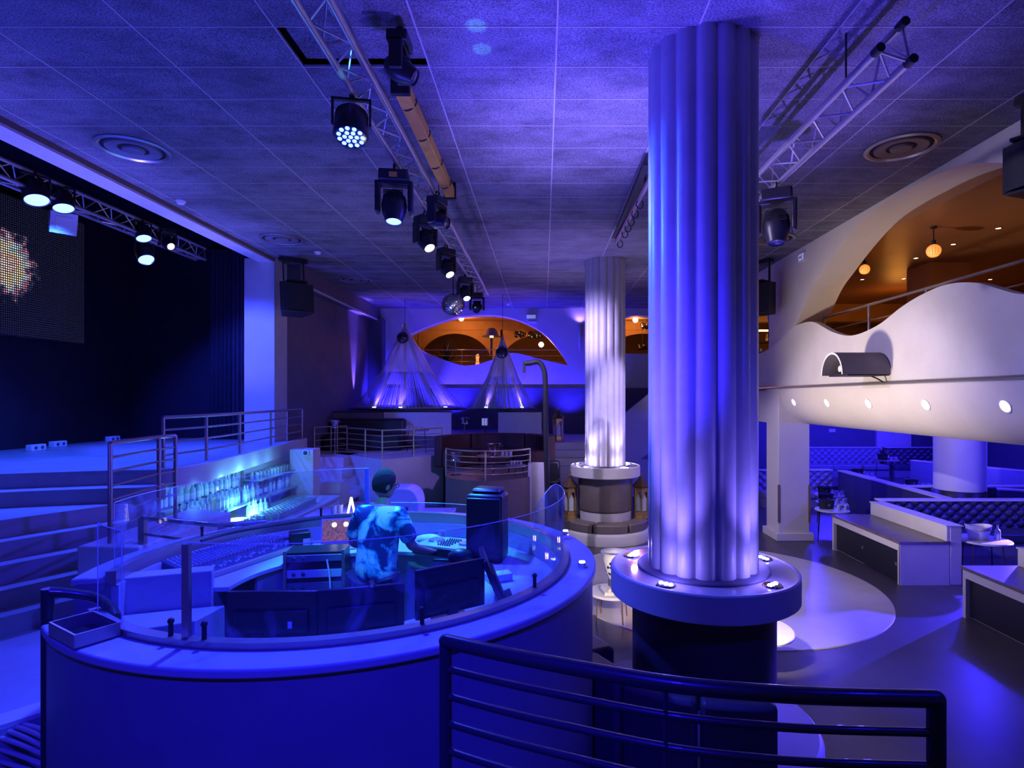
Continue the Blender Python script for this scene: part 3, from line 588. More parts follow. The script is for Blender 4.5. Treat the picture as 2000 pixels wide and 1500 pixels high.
# curved backrest in front of the near column, and the bench wrapped round the booth
cb_ = thing('curved_banquette', 'curved high-backed banquette between the booth and near column', 'banquette', (1.466,5.35,0))
for i, (a0, a1) in enumerate(((204,228),(229,253),(254,277))):
    MB().ring((1.466,5.35,0), 1.12, 1.36, 0.0, 1.07, 12, rad(a0), rad(a1)).build('backrest', 'dark_leather', cb_, bevel=0.07, smooth=60)
bb = thing('booth_bench', 'dark padded bench curving round the outside of the booth', 'bench', (-1.47,4.53,0))
for a0, a1 in ((24,41),(42,60)):
    MB().ring((-1.47,4.53,0), 1.90, 2.36, 0.42, 0.84, 10, rad(a0), rad(a1)).build('seat_cushion', 'dark_leather', bb, bevel=0.05, smooth=60)
MB().ring((-1.47,4.53,0), 1.90, 2.32, 0.0, 0.42, 30, rad(24), rad(60)).build('base', 'white_paint', bb)

# ================================================================== DJ BOOTH
CX, CY = -1.47, 4.53; C3 = (CX, CY, 0)
A0, A1 = rad(226), rad(557)
def BP(a, r, z): return (CX+r*math.cos(rad(a)), CY+r*math.sin(rad(a)), z)
booth = thing('dj_booth', 'round disc jockey booth with wide painted ledge and glass screens', 'booth', (CX,CY,0))
MB().ring(C3, 1.63, 1.845, 0.0, 1.905, 120, A0, A1).build('outer_wall', 'booth_skin', booth, smooth=30)
MB().ring(C3, 1.66, 1.87, 1.90, 1.95, 120, A0, A1).build('ledge', 'booth_paint', booth, bevel=0.012, smooth=30)
MB().ring(C3, 1.60, 1.665, 1.88, 1.985, 120, A0, A1).build('glass_channel', 'steel_rail', booth, smooth=30)
MB().ring(C3, 1.585, 1.64, 0.8, 1.885, 120, A0, A1).build('inner_wall', 'booth_paint', booth, smooth=30)
MB().lathe([(0.001,0.82),(1.63,0.82)], C3, 64).build('booth_floor', 'dark_wood', booth)
def glass(a0, a1, h=0.48, fall=None, r=1.632, z=1.985):
    n = max(6, int((a1-a0)/4)); lo = [BP(a0+(a1-a0)*i/n, r, z) for i in range(n+1)]; hi = []
    for i in range(n+1):
        k = h
        t = i/n
        if fall and t > fall: k = h-(h-0.14)*((t-fall)/(1-fall))**2
        hi.append(BP(a0+(a1-a0)*i/n, r, z+k))
    m = MB(); ri = r-0.012; m.grid([lo, hi]); 
    lo2 = [BP(a0+(a1-a0)*i/n, ri, z) for i in range(n+1)]; hi2 = [BP(a0+(a1-a0)*i/n, ri, hi[i][2]) for i in range(n+1)]
    m.grid([hi2, lo2]); m.grid([hi, hi2]); m.grid([[lo[0],hi[0]],[lo2[0],hi2[0]]]); m.grid([[lo[-1],hi[-1]],[lo2[-1],hi2[-1]]])
    g = m.build('glass_panel', 'pane', booth, smooth=40)
    MB().tube([(p[0],p[1],p[2]+0.002) for p in hi], 0.0026, 6).tube([lo[0],hi[0]], 0.0026, 6).tube([lo[-1],hi[-1]], 0.0026, 6).build('polished_edge', 'glass_edge', g)
    return g
glass(258, 392, 0.48, 0.86); glass(464, 555, 0.47); glass(421, 463, 0.10); glass(229, 241, 0.5)
p = BP(258,1.632,0); MB().box(p[0]-0.018, p[0]+0.018, p[1]-0.014, p[1]+0.014, 1.96, 2.46).build('glass_post', 'steel_rail', booth)
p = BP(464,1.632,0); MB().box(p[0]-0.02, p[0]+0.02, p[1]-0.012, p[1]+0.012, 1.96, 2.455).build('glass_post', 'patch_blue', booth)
for a in (254.5, 261.5, 300, 330, 480, 520):
    p = BP(a,1.63,0); MB().cyl((p[0],p[1],1.96), (p[0],p[1],2.055), 0.012, 8).ball((p[0],p[1],2.06), 0.017, 8, 6).build('glass_clamp', 'black_metal', booth)
# entrance ledges at the left side of the booth
MB().prism([(-3.06,4.16),(-2.50,4.37),(-2.56,4.50),(-3.12,4.31)], 0.8, 1.90).build('entrance_wall', 'booth_paint', booth, bevel=0.008)
MB().prism([(-2.98,3.78),(-2.44,4.06),(-2.40,4.36),(-3.06,4.15)], 0.8, 1.64).build('entrance_ledge', 'booth_paint', booth, bevel=0.008)
MB().tube(smoothcurve([BP(226,1.50,1.70),BP(236,1.52,1.70),BP(250,1.54,1.70),BP(262,1.55,1.70)],6), 0.03, 6).build('inner_kerb', 'white_desk', booth)
# control desk ring
desk = thing('control_desk', 'pale ring-shaped control desk inside the booth', 'desk', (CX,CY,0.82))
MB().ring(C3, 0.95, 1.585, 1.71, 1.75, 96, rad(262), rad(545)).build('desk_top', 'white_desk', desk, bevel=0.006, smooth=30)
MB().ring(C3, 1.0, 1.03, 0.82, 1.71, 96, rad(300), rad(520)).build('apron', 'booth_paint', desk, smooth=30)
DZ = 1.75
# metal box and handrail at the end of the ledge
tr = thing('metal_tray', 'open brushed metal tray box on the booth ledge end', 'tray', BP(238,1.765,1.95), rad(238-90))
MB().box(-0.16,0.16,-0.10,0.10,0.0,0.008).build('base', 'dark_rail', tr, local=True)
for x0,x1,y0,y1 in ((-0.16,0.16,-0.10,-0.09),(-0.16,0.16,0.09,0.10),(-0.16,-0.15,-0.09,0.09),(0.15,0.16,-0.09,0.09)):
    MB().box(x0,x1,y0,y1,0.008,0.075).build('side', 'steel_rail', tr, local=True)
hr = thing('grab_rail', 'short dark curved grab rail at the booth entrance', 'handrail', (-2.85,3.45,0.8))
MB().tube(smoothcurve([(-2.80,3.28,2.10),(-2.72,3.32,2.08),(-2.60,3.36,2.04),(-2.48,3.32,1.99),(-2.40,3.25,1.965)],6), 0.028, 10).build('rail', 'dark_rail', hr, smooth=60)
MB().cyl((-2.81,3.28,0.8), (-2.81,3.28,2.12), 0.032, 12).build('post', 'dark_rail', hr)

# ---- computer monitors (backs to the camera)
def monitor(name, label, loc, rz, w, h, detail=0):
    t = thing('computer_monitor', label, 'monitor', loc, rz, 'monitors on the booth desk')
    MB().box(-w/2, w/2, -0.012, 0.022, 0.035, 0.035+h).build('casing', 'black_plastic', t, local=True, bevel=0.008)
    MB().box(-w/2+0.05, w/2-0.05, -0.032, -0.010, 0.06, 0.035+h*0.62).build('rear_bulge', 'black_plastic', t, local=True, bevel=0.012)
    MB().box(-w/2+0.012, w/2-0.012, 0.0215, 0.024, 0.05, 0.023+h).build('screen', 'lens_dark', t, local=True)
    MB().box(-0.035, 0.035, -0.035, -0.01, 0.0, 0.12).build('stand', 'black_plastic', t, local=True)
    MB().box(-0.12, 0.12, -0.08, 0.06, 0.0, 0.012).build('foot', 'black_plastic', t, local=True)
    if detail == 1: MB().box(0.10, 0.125, -0.036, -0.030, 0.10, 0.14).build('sticker', 'white_plastic', t, local=True)
    if detail == 2: MB().cyl((0.06,0.0,0.03+h), (0.06,0.0,0.07+h), 0.018, 10).build('webcam', 'chrome', t, local=True)
    if detail == 3:
        for k in range(9): MB().box(-0.10+0.033*k, -0.094+0.033*k, -0.0135, -0.011, 0.21, 0.214).build('vent_glint', 'lens_white' if k == 0 else 'white_plastic', t, local=True)  # glints made of small white boxes, the first one emissive
    return t
monitor('m', 'black monitor back with pale sticker, leftmost on the booth desk', (-1.60,3.42,DZ), rad(2), 0.53, 0.275, 1)
monitor('m', 'black monitor back with small camera on top, middle of booth desk', (-1.10,3.50,DZ), rad(16), 0.50, 0.275, 2)
monitor('m', 'black monitor back with row of painted vent glints, right on desk', (-0.61,3.82,DZ), rad(36), 0.50, 0.32, 3)
mm_ = monitor('m', 'thin black monitor seen edge-on at the right of the desk', (-0.30,4.16,DZ), rad(80), 0.40, 0.33, 0); mm_.rotation_euler = (rad(-22), 0, rad(100))

# ---- mixing console
u = Vector((0.314,0.95,0)).normalized(); ang = math.atan2(u.y,u.x)
mx = thing('mixing_console', 'long mixing console covered in small knobs and faders', 'mixer', (-2.72,4.52,DZ), ang)
MB().add([(0,0,0),(1.30,0,0),(1.30,0.37,0),(0,0.37,0),(0,0,0.045),(1.30,0,0.045),(1.30,0.37,0.15),(0,0.37,0.15)], [(3,2,1,0),(4,5,6,7),(0,1,5,4),(1,2,6,5),(2,3,7,6),(3,0,4,7)]).build('body', 'console_body', mx, local=True, bevel=0.012)
MB().box(-0.01,1.31,-0.03,0.0,0.0,0.05).build('arm_rest', 'steel_rail', mx, local=True, bevel=0.01)
kn = MB(); fd = MB(); pk = MB()
for i in range(33):
    x = 0.035+i*0.038
    for j in range(9):
        y = 0.135+j*0.025; z = 0.045+y*0.105/0.37
        (pk if (j == 0) else kn).cyl((x,y,z-0.001), (x,y-0.002,z+0.013), 0.0065, 6)
    y = 0.05+0.02*math.sin(i*1.7); z = 0.045+y*0.105/0.37
    fd.box(x-0.007,x+0.007,y-0.013,y+0.013,z,z+0.014)
kn.build('knobs', 'knob_pale', mx, local=True, kind='stuff', smooth=0); fd.build('faders', 'white_plastic', mx, local=True, kind='stuff', smooth=0); pk.build('mute_buttons', 'book_red', mx, local=True, kind='stuff', smooth=0)

# ---- laptop, controller and desk clutter
lt = thing('laptop', 'open laptop with glowing red waveform screen on the desk', 'laptop', (-2.02,5.72,DZ), rad(14))
MB().box(-0.17,0.17,-0.24,0.0,0.0,0.016).build('keyboard_deck', 'aluminium', lt, local=True, bevel=0.004)
MB().box(-0.14,0.14,-0.12,-0.02,0.016,0.019).build('keys', 'black_plastic', lt, local=True)
sd = Vector((0,0.30,0.95)).normalized()
MB().obox((0,0.035,0.13), (1,0,0), sd, (0,-0.95,0.30), 0.172, 0.122, 0.006).build('lid', 'aluminium', lt, local=True)
scn = MB().obox((0,0.028,0.131), (1,0,0), sd, (0,-0.95,0.30), 0.160, 0.108, 0.0015).build('screen', 'laptop_screen', lt, local=True)
for x in (-0.05, 0.06):
    MB().cyl((x,0.041,0.190), (x,0.037,0.1915), 0.022, 16).build('deck_dial', 'bulb_warm', scn, local=True)
ct = thing('dj_controller', 'flight-cased disc jockey controller with lit jog wheels', 'controller', (-0.88,5.46,DZ), rad(-24))
MB().box(-0.30,0.30,-0.19,0.19,0.0,0.075).build('case', 'black_plastic', ct, local=True, bevel=0.008)
MB().box(-0.28,0.28,-0.17,0.17,0.075,0.082).build('panel', 'white_desk', ct, local=True)
for x in (-0.17,0.17):
    MB().lathe([(0.001,0.10),(0.07,0.10),(0.08,0.083)], (x,0.02,0), 24).build('jog_wheel', 'aluminium', ct, local=True)
k2 = MB()
for i in range(6):
    for j in range(5): k2.cyl((-0.06+i*0.024,-0.11+j*0.05,0.08), (-0.06+i*0.024,-0.11+j*0.05,0.10), 0.008, 6)
k2.build('knobs', 'cap', ct, local=True, kind='stuff', smooth=0)
MB().box(0.24,0.31,-0.19,-0.16,0.02,0.05).build('latch', 'chrome', ct, local=True)
ph = MB().box(-0.08,0.08,-0.02,0.02,0,0.02).build('black_remote', 'black_plastic', bevel=0.006); ph.location = (-0.90,5.14,DZ); ph.rotation_euler[2] = rad(-8); tag(ph, 'flat black remote lying on the pale booth desk', 'remote')
bx_ = MB().box(-0.10,0.10,-0.06,0.06,0,0.06).build('white_box', 'white_plastic', bevel=0.006); bx_.location = (-0.36,4.60,DZ); bx_.rotation_euler[2] = rad(25); tag(bx_, 'small white equipment box on desk behind the monitors', 'box')
bg = MB().ball((0,0,0.07), 0.13, 16, 10, (0.9,0.5,0.55), ).build('black_pouch', 'black_plastic'); bg.location = (-0.72,5.03,DZ); tag(bg, 'rounded black pouch beside the booth loudspeaker', 'pouch')
cup = MB().lathe([(0.001,0.0),(0.03,0.0),(0.04,0.11),(0.037,0.11),(0.028,0.008)], (0,0,0), 16).build('paper_cup', 'paper'); cup.location = (-1.02,5.82,DZ); tag(cup, 'pale paper cup behind the controller', 'cup')
nk = MB().ball((0,0,0.05), 0.10, 12, 8, (1.3,0.8,0.5)).build('crumpled_cloth', 'paper'); nk.location = (-1.14,5.74,DZ); tag(nk, 'crumpled pale cloth behind the controller', 'cloth')
sbx = MB().box(-0.09,0.09,-0.08,0.08,0,0.16).build('desk_speaker', 'black_plastic', bevel=0.01); sbx.location = (-2.36,5.60,DZ+0.0); sbx.rotation_euler[2] = rad(30); tag(sbx, 'small black cube speaker left of the laptop', 'speaker')
MB().box(0.02,0.085,-0.082,-0.079,0.03,0.10).build('label_plate', 'white_plastic', sbx, local=True)
# booth loudspeaker
ls = thing('booth_loudspeaker', 'tall dark loudspeaker standing on the booth desk', 'speaker', (-0.50,5.22,DZ), rad(-12))
MB().prism([(-0.17,-0.14),(0.17,-0.14),(0.15,0.15),(-0.15,0.15)], 0, 0.60).build('cabinet', 'black_plastic', ls, local=True, bevel=0.03)
MB().box(-0.155,0.155,-0.165,-0.135,0.06,0.57).build('frame', 'black_plastic', ls, local=True, bevel=0.012)
MB().box(-0.11,0.11,-0.172,-0.160,0.10,0.34).build('grille', 'grille', ls, local=True)
MB().box(-0.13,0.13,-0.10,0.10,0.60,0.645).build('top_cap', 'black_plastic', ls, local=True, bevel=0.03)
# equipment rack under the desk
rk = thing('equipment_rack', 'rack of amplifiers with silver faceplate under the booth desk', 'rack', (-2.02,5.12,0.82), rad(8))
MB().box(-0.25,0.25,-0.02,0.24,0.0,1.02).build('cabinet', 'black_plastic', rk, local=True)
for z, h, m in ((0.94,0.06,'pale_leather'),(0.80,0.07,'white_plastic'),(0.66,0.10,'booth_skin'),(0.52,0.10,'white_desk'),(0.36,0.12,'patch_blue')):
    un = MB().box(-0.23,0.23,-0.035,-0.02,z,z+h).build('rack_unit', m, rk, local=True, bevel=0.004)
    for x in (-0.17,-0.09): MB().cyl((x,-0.055,z+h/2), (x,-0.035,z+h/2), 0.016, 10).build('knob', 'cap', un, local=True)
for x in (-0.245,0.245): MB().box(x-0.012,x+0.012,-0.05,-0.02,0,1.04).build('rail', 'steel_rail', rk, local=True)
cbk = MB().tube(smoothcurve([(-1.88,5.02,1.80),(-1.83,4.96,1.55),(-1.86,4.90,1.2),(-1.88,4.88,0.85)],6), 0.007, 6).build('white_cable', 'white_plastic'); tag(cbk, 'white cable hanging down the front of the rack', 'cable')
cbl = MB().tube(smoothcurve([(-2.9,4.9,1.99),(-2.75,5.2,2.0),(-2.45,5.6,1.99),(-2.2,5.8,1.995),(-1.9,5.98,1.99)],6), 0.012, 6).build('black_cable', 'black_plastic'); tag(cbl, 'black cable lying along the back booth rim', 'cable')
# stand behind the booth with cooler and lamp
sd_ = thing('service_stand', 'white service stand behind the booth', 'stand', (-1.9,7.0,0))
MB().box(-2.75,-1.15,6.75,7.25,0,1.78).build('body', 'white_paint', sd_); MB().box(-2.8,-1.1,6.72,7.28,1.78,1.82).build('top', 'white_paint', sd_, bevel=0.008)
ck = thing('cooler_box', 'white rounded cooler box with handle slot behind the booth', 'cooler', (-1.72,7.0,1.82))
pr_ = [(-0.25,0),(0.25,0)]+[(0.25*math.cos(t)**0.6 if math.cos(t) > 0 else -0.25*abs(math.cos(t))**0.6, 0.08+0.24*math.sin(t)**0.8) for t in [PI*i/16 for i in range(1,16)]]
ckm = MB(); n = len(pr_); ckm.add([(-1.72+x,6.80,1.82+z) for x, z in pr_]+[(-1.72+x,7.18,1.82+z) for x, z in pr_], [tuple(range(n-1,-1,-1)), tuple(range(n,2*n))]+[(i,(i+1)%n,(i+1)%n+n,i+n) for i in range(n)])
ckm.build('shell', 'white_plastic', ck, bevel=0.015)
MB().box(-1.71,-1.59,6.785,6.802,1.875,1.92).build('handle_slot', 'navy_wall', ck, bevel=0.006)
vl = thing('v_lamp', 'glowing slim V-shaped lamp behind the DJ', 'lamp', (-2.28,6.86,1.82))
MB().cyl((-2.32,6.86,1.83), (-2.28,6.86,2.02), 0.012, 8).cyl((-2.24,6.86,1.83), (-2.28,6.86,2.02), 0.012, 8).build('arms', 'bulb_warm', vl); MB().box(-2.34,-2.22,6.83,6.89,1.82,1.83).build('base', 'chrome', vl)
for i, x in enumerate((-2.50,-2.44,-2.16)):
    gl = MB().lathe([(0.001,0),(0.03,0),(0.035,0.10),(0.031,0.10),(0.028,0.006)], (0,0,0), 14).build('tumbler', 'clear_glass'); gl.location = (x,6.9+0.04*i,1.82)
    tag(gl, ['leftmost glass tumbler on the white service stand', 'second glass tumbler from the left on the service stand', 'glass tumbler right of the glowing V lamp'][i], 'glass', 'tumblers on the service stand')
# low rail outside the booth
rr = thing('low_railing', 'low dark handrail between the white block and booth', 'railing', (-3.6,5.7,0.8))
ra = [(-4.12,5.95,1.97),(-3.6,5.75,1.97),(-3.12,5.62,1.97),(-2.75,5.75,1.97)]
MB().tube(smoothcurve(ra,5), 0.026, 8).build('top_rail', 'steel_rail', rr, smooth=60); MB().tube(smoothcurve([(x,y,z-0.17) for x,y,z in ra],5), 0.016, 8).build('bar', 'steel_rail', rr, smooth=60)
for x,y,z in (ra[0],ra[2]): MB().box(x-0.03,x+0.03,y-0.03,y+0.03,0.8 if x > -3.7 else 1.7,z).build('post', 'steel_rail', rr)

# ================================================================== THE DISC JOCKEY
def skin(verts, edges, rad_, root=0, sub=2):
    me = bpy.data.meshes.new('sk'); me.from_pydata(verts, edges, []); o = bpy.data.objects.new('sk', me); COL.objects.link(o)
    md = o.modifiers.new('skin', 'SKIN'); md.use_smooth_shade = True
    for i, v in enumerate(me.skin_vertices[0].data): v.radius = rad_[i] if isinstance(rad_[i], tuple) else (rad_[i], rad_[i]); v.use_root = (i == root)
    s_ = o.modifiers.new('sub', 'SUBSURF'); s_.levels = sub; s_.render_levels = sub
    dg = bpy.context.evaluated_depsgraph_get(); ev = o.evaluated_get(dg); r = bpy.data.meshes.new_from_object(ev)
    vs = [tuple(v.co) for v in r.vertices]; fs = [tuple(p.vertices) for p in r.polygons]
    bpy.data.objects.remove(o); bpy.data.meshes.remove(r); return vs, fs
pj = [ (0,0,0.95),(0,0.02,1.12),(0,0.06,1.30),(0,0.09,1.42),(0,0.11,1.50),(0,0.125,1.56),      # 0-5 pelvis..neck..skull base
       (0.10,0,0.90),(0.12,0.03,0.50),(0.13,0,0.09),(0.14,0.14,0.04),                              # 6-9 right leg
       (-0.10,0,0.90),(-0.12,0.03,0.50),(-0.13,0,0.09),(-0.14,0.14,0.04),                          # 10-13 left leg
       (0.17,0.08,1.41),(0.285,0.10,1.14),(0.31,0.36,1.04),(0.32,0.42,1.02),                       # 14-17 right arm
       (-0.17,0.08,1.41),(-0.285,0.09,1.14),(-0.20,0.36,1.03),(-0.19,0.42,1.01) ]                  # 18-21 left arm
pe = [(0,1),(1,2),(2,3),(3,4),(4,5),(0,6),(6,7),(7,8),(8,9),(0,10),(10,11),(11,12),(12,13),(3,14),(14,15),(15,16),(16,17),(3,18),(18,19),(19,20),(20,21)]
prd = [(0.15,0.11),(0.14,0.10),(0.15,0.11),(0.12,0.09),0.058,0.06, 0.09,0.06,0.042,0.035, 0.09,0.06,0.042,0.035, 0.06,0.045,0.03,(0.038,0.018), 0.06,0.045,0.03,(0.038,0.018)]
hv, he, hrd = list(pj), list(pe), list(prd)
for base, sx in ((17,1),(21,-1)):
    b = Vector(pj[base])
    for k, (dx, ln) in enumerate(((-0.028,0.070),(-0.010,0.080),(0.009,0.076),(0.027,0.060))):
        i0 = len(hv); hv += [tuple(b+Vector((dx,0.035,0.0))), tuple(b+Vector((dx*1.15,0.035+ln*0.55,-0.006))), tuple(b+Vector((dx*1.2,0.035+ln,-0.03)))]
        he += [(base,i0),(i0,i0+1),(i0+1,i0+2)]; hrd += [0.0095,0.009,0.0075]
    i0 = len(hv); hv += [tuple(b+Vector((-0.042*sx,0.01,-0.005))), tuple(b+Vector((-0.06*sx,0.045,-0.015)))]; he += [(base,i0),(i0,i0+1)]; hrd += [0.011,0.009]
bv, bf = skin(hv, he, hrd)
dj = thing('person', 'person in floral shirt and glasses leaning over the booth desk', 'person', (-1.43,4.93,0.785), rad(-14))
body = MB().add(bv, bf)
# head with face, turned to the right and bowed
hd = MB(); hd.ball((0,0,0), 0.098, 24, 18, (0.80,0.98,1.18))
hd.ball((0,0.045,-0.075), 0.055, 16, 10, (0.85,0.85,0.62))
hd.add([(-0.013,0.088,0.015),(0.013,0.088,0.015),(0.018,0.088,-0.032),(-0.018,0.088,-0.032),(0,0.122,-0.026)], [(0,1,4),(1,2,4),(2,3,4),(3,0,4)])
for sx in (-1,1): hd.ball((0.080*sx,-0.005,-0.01), 0.03, 10, 8, (0.35,0.7,1.05)); hd.ball((0.030*sx,0.083,0.014), 0.012, 8, 6)
hd.ball((0,0.088,-0.058), 0.02, 10, 6, (1.2,0.5,0.35))
HR = Matrix.Rotation(rad(-38),3,'Z') @ Matrix.Rotation(rad(-16),3,'X'); HC = Vector((0.005,0.145,1.655))
def headpos(m): m.v = [HR @ p+HC for p in m.v]; return m
headpos(hd); body.add([tuple(v) for v in hd.v], hd.f)
body.build('body', 'skin', dj, local=True, smooth=70)
hm = MB(); hm.ball((0,-0.012,0.018), 0.108, 24, 16, (0.83,0.98,1.16)); hm.v = [Vector((p.x, min(p.y, 0.068-0.4*max(0,0.06-p.z)), max(p.z,-0.075-0.3*max(0,p.y)))) for p in hm.v]
headpos(hm).build('hair', 'hair', dj, local=True, smooth=70)
gm = MB()
for sx in (-1,1): gm.tube([(0.034*sx+0.027*math.cos(2*PI*i/14), 0.103, 0.014+0.021*math.sin(2*PI*i/14)) for i in range(14)], 0.0035, 6, closed=True); gm.tube([(0.06*sx,0.10,0.02),(0.083*sx,0.05,0.02),(0.086*sx,-0.02,0.015)], 0.003, 6)
gm.tube([(-0.008,0.105,0.016),(0.008,0.105,0.016)], 0.003, 6); headpos(gm).build('glasses', 'black_plastic', dj, local=True)
sv = [(0,0,0.84),(0,0.01,0.98),(0,0.03,1.14),(0,0.06,1.30),(0,0.085,1.42),(0,0.10,1.475),(0.175,0.08,1.41),(0.25,0.09,1.25),(0.275,0.10,1.17),(-0.175,0.08,1.41),(-0.25,0.09,1.25),(-0.275,0.10,1.17)]
svr = [(0.215,0.15),(0.20,0.145),(0.195,0.14),(0.20,0.14),(0.155,0.11),0.072,0.085,0.078,0.075,0.085,0.078,0.075]
a, b = skin(sv, [(0,1),(1,2),(2,3),(3,4),(4,5),(4,6),(6,7),(7,8),(4,9),(9,10),(10,11)], svr); MB().add(a,b).build('shirt', 'floral_shirt', dj, local=True, smooth=70)
tv = [(0,0,0.98),(0.095,0,0.88),(0.12,0.03,0.50),(0.13,0,0.10),(-0.095,0,0.88),(-0.12,0.03,0.50),(-0.13,0,0.10)]
a, b = skin(tv, [(0,1),(1,2),(2,3),(0,4),(4,5),(5,6)], [(0.165,0.125),0.105,0.082,0.07,0.105,0.082,0.07]); MB().add(a,b).build('trousers', 'trouser', dj, local=True, smooth=70)
for sx in (-1,1): MB().ball((0.135*sx,0.075,0.04), 0.10, 14, 8, (0.48,1.35,0.5), -0.75).build('shoe', 'black_plastic', dj, local=True, smooth=70)

# ================================================================== FOREGROUND RAILING
fr_ = thing('gallery_railing', 'dark curved foreground railing with five bars', 'railing', (0.4,1.75,1.48))
RA = smoothcurve([(-0.345,2.035),(-0.14,1.935),(0.062,1.849),(0.365,1.735),(0.6,1.685),(0.80,1.66),(1.115,1.645)], 8)
MB().tube([(p.x,p.y,2.345) for p in RA], 0.0245, 12).build('top_rail', 'dark_rail', fr_, smooth=60)
for k in range(1,7): MB().tube([(p.x,p.y,2.345-0.0955*k) for p in RA], 0.0125, 10).build('bar', 'dark_rail', fr_, smooth=60)
for p, r in ((RA[0],0.022),(RA[-1],0.0245)):
    MB().tube([(p.x,p.y,1.48),(p.x,p.y,2.30),(p.x,p.y,2.345)], r, 12).ball((p.x,p.y,2.345), 0.0245, 12, 8).build('post', 'dark_rail', fr_, smooth=60)
p = RA[24]; MB().box(p.x-0.004,p.x+0.004,p.y-0.014,p.y+0.014,1.48,2.34).build('flat_post', 'dark_rail', fr_)

for i, q in enumerate(BOOTH_UP):
    t = thing('ledge_uplight', ['small bright uplight on the booth ledge, farther one', 'small bright uplight on the booth ledge, nearer one'][i], 'light', (q[0],q[1],1.95), group='uplights on the booth ledge')
    zb = 1.95 if i else 1.985
    MB().cyl((q[0],q[1],zb), (q[0],q[1],zb+0.035), 0.03, 12).build('housing', 'chrome', t); MB().cyl((q[0],q[1],zb+0.035), (q[0],q[1],zb+0.042), 0.022, 12).build('lens', 'led_puck', t)

# ================================================================== TRUSSES
def truss(label, ch, y0, y1, step, rc=0.031, rb=0.010, m='aluminium', caps=False):
    t = thing('lighting_truss', label, 'truss', (ch[0][0], y0, ch[0][1]))
    for x, z in ch:
        MB().cyl((x,y0,z), (x,y1,z), rc, 12).build('chord', m, t)
        if caps: MB().cyl((x,y0-0.03,z), (x,y0+0.05,z), rc*1.12, 12).build('end_cap', 'black_plastic', t)
    n = int((y1-y0)/step)
    for a, b in ((0,1),(1,2),(2,0)):
        (xa,za),(xb,zb) = ch[a], ch[b]
        d1 = MB().cyl((xa,y0,za), (xb,y0+step,zb), rb, 6).build('brace', m, t, smooth=40)
        d2 = MB().cyl((xb,y0+step,zb), (xa,y0+2*step,za), rb, 6).build('brace', m, t, smooth=40)
        for k in range(1, n//2): inst(d1, t, (0,2*step*k,0)); inst(d2, t, (0,2*step*k,0))
        u_ = MB().cyl((xa,y0+0.02,za), (xb,y0+0.02,zb), rb, 6).build('end_brace', m, t, smooth=40)
        inst(u_, t, (0,y1-y0-0.04,0))
    for k in range(3):                        # hangers to the ceiling
        y = y0+0.8+(y1-y0-1.6)*k/2; x = ch[2][0]; MB().box(x-0.006,x+0.006,y-0.006,y+0.006,ch[2][1],CEIL+0.02 if ch[0][0] > -6.2 else 7.8).build('hanger', 'black_metal', t)
    return t
truss('long aluminium truss with lamps running above the booth', [(-1.69,5.90),(-1.45,5.90),(-1.55,6.12)], 2.0, 15.1, 0.27)
truss('aluminium truss right of the near column, capped tube ends', [(2.44,5.74),(2.68,5.66),(2.62,5.93)], 4.22, 12.2, 0.26, caps=True)
truss('aluminium truss over the stage carrying blue wash lamps', [(-7.25,6.16),(-7.45,6.16),(-7.25,6.40)], 4.0, 12.4, 0.30)

# ---- lamps
def moving_head(label, loc, rz, tilt, lens, light=None, group='moving head lamps', k=1.0, panel=False):
    # hangs from loc; the head tilts from straight down by `tilt` about its local X axis
    t = thing('moving_head_lamp', label, 'stage light', loc, rz, group)
    MB().tube([(0.0,0.035*math.cos(2*PI*i/12),0.0+0.035*math.sin(2*PI*i/12)) for i in range(12)], 0.012, 6, closed=True).build('clamp', 'black_metal', t, local=True)
    MB().box(-0.15*k,0.15*k,-0.11*k,0.11*k,-0.17*k,-0.05*k).build('base', 'black_plastic', t, local=True, bevel=0.02*k)
    hz = -0.40*k
    for sx in (-1,1): MB().prism([(sx*0.165*k-0.025*k,-0.07*k),(sx*0.165*k+0.025*k,-0.07*k),(sx*0.165*k+0.025*k,0.07*k),(sx*0.165*k-0.025*k,0.07*k)], hz-0.08*k, -0.16*k).build('yoke_arm', 'black_plastic', t, local=True, bevel=0.015*k)
    MB().box(-0.19*k,0.19*k,-0.07*k,0.07*k,-0.20*k,-0.16*k).build('yoke_bridge', 'black_plastic', t, local=True, bevel=0.01*k)
    R = Matrix.Rotation(tilt, 3, 'X')
    h = MB().lathe([(0.001,0.15*k),(0.07*k,0.15*k),(0.115*k,0.09*k),(0.13*k,0.0),(0.12*k,-0.08*k),(0.095*k,-0.15*k),(0.09*k,-0.19*k),(0.078*k,-0.19*k),(0.075*k,-0.175*k)], (0,0,0), 24)
    h.v = [R @ p+Vector((0,0,hz)) for p in h.v]; ho = h.build('head', 'black_plastic', t, local=True, smooth=40)
    l = MB().lathe([(0.001,-0.186*k),(0.05*k,-0.182*k),(0.077*k,-0.176*k)], (0,0,0), 20); l.v = [R @ p+Vector((0,0,hz)) for p in l.v]; l.build('lens', lens, ho, local=True, smooth=60)
    for i in range(6):
        f = MB().box(-0.10*k,0.10*k,-0.128*k+0.0,-0.118*k,0.0+0.02*i*k,0.008*k+0.02*i*k); f.v = [R @ p+Vector((0,0,hz)) for p in f.v]; f.build('cooling_fin', 'black_metal', ho, local=True)
    if panel: MB().box(-0.04*k,0.04*k,-0.116*k,-0.108*k,-0.14*k,-0.09*k).build('display', 'yellow_beam', t, local=True)
    if light:
        col, watts, deg, target = light
        d = Matrix.Rotation(rz,3,'Z') @ (R @ Vector((0,0,-1))); o = Vector(loc)+Vector((0,0,hz))+d*0.24*k
        spot(o, target, col, watts, deg, 0.35, 0.05)
    return t
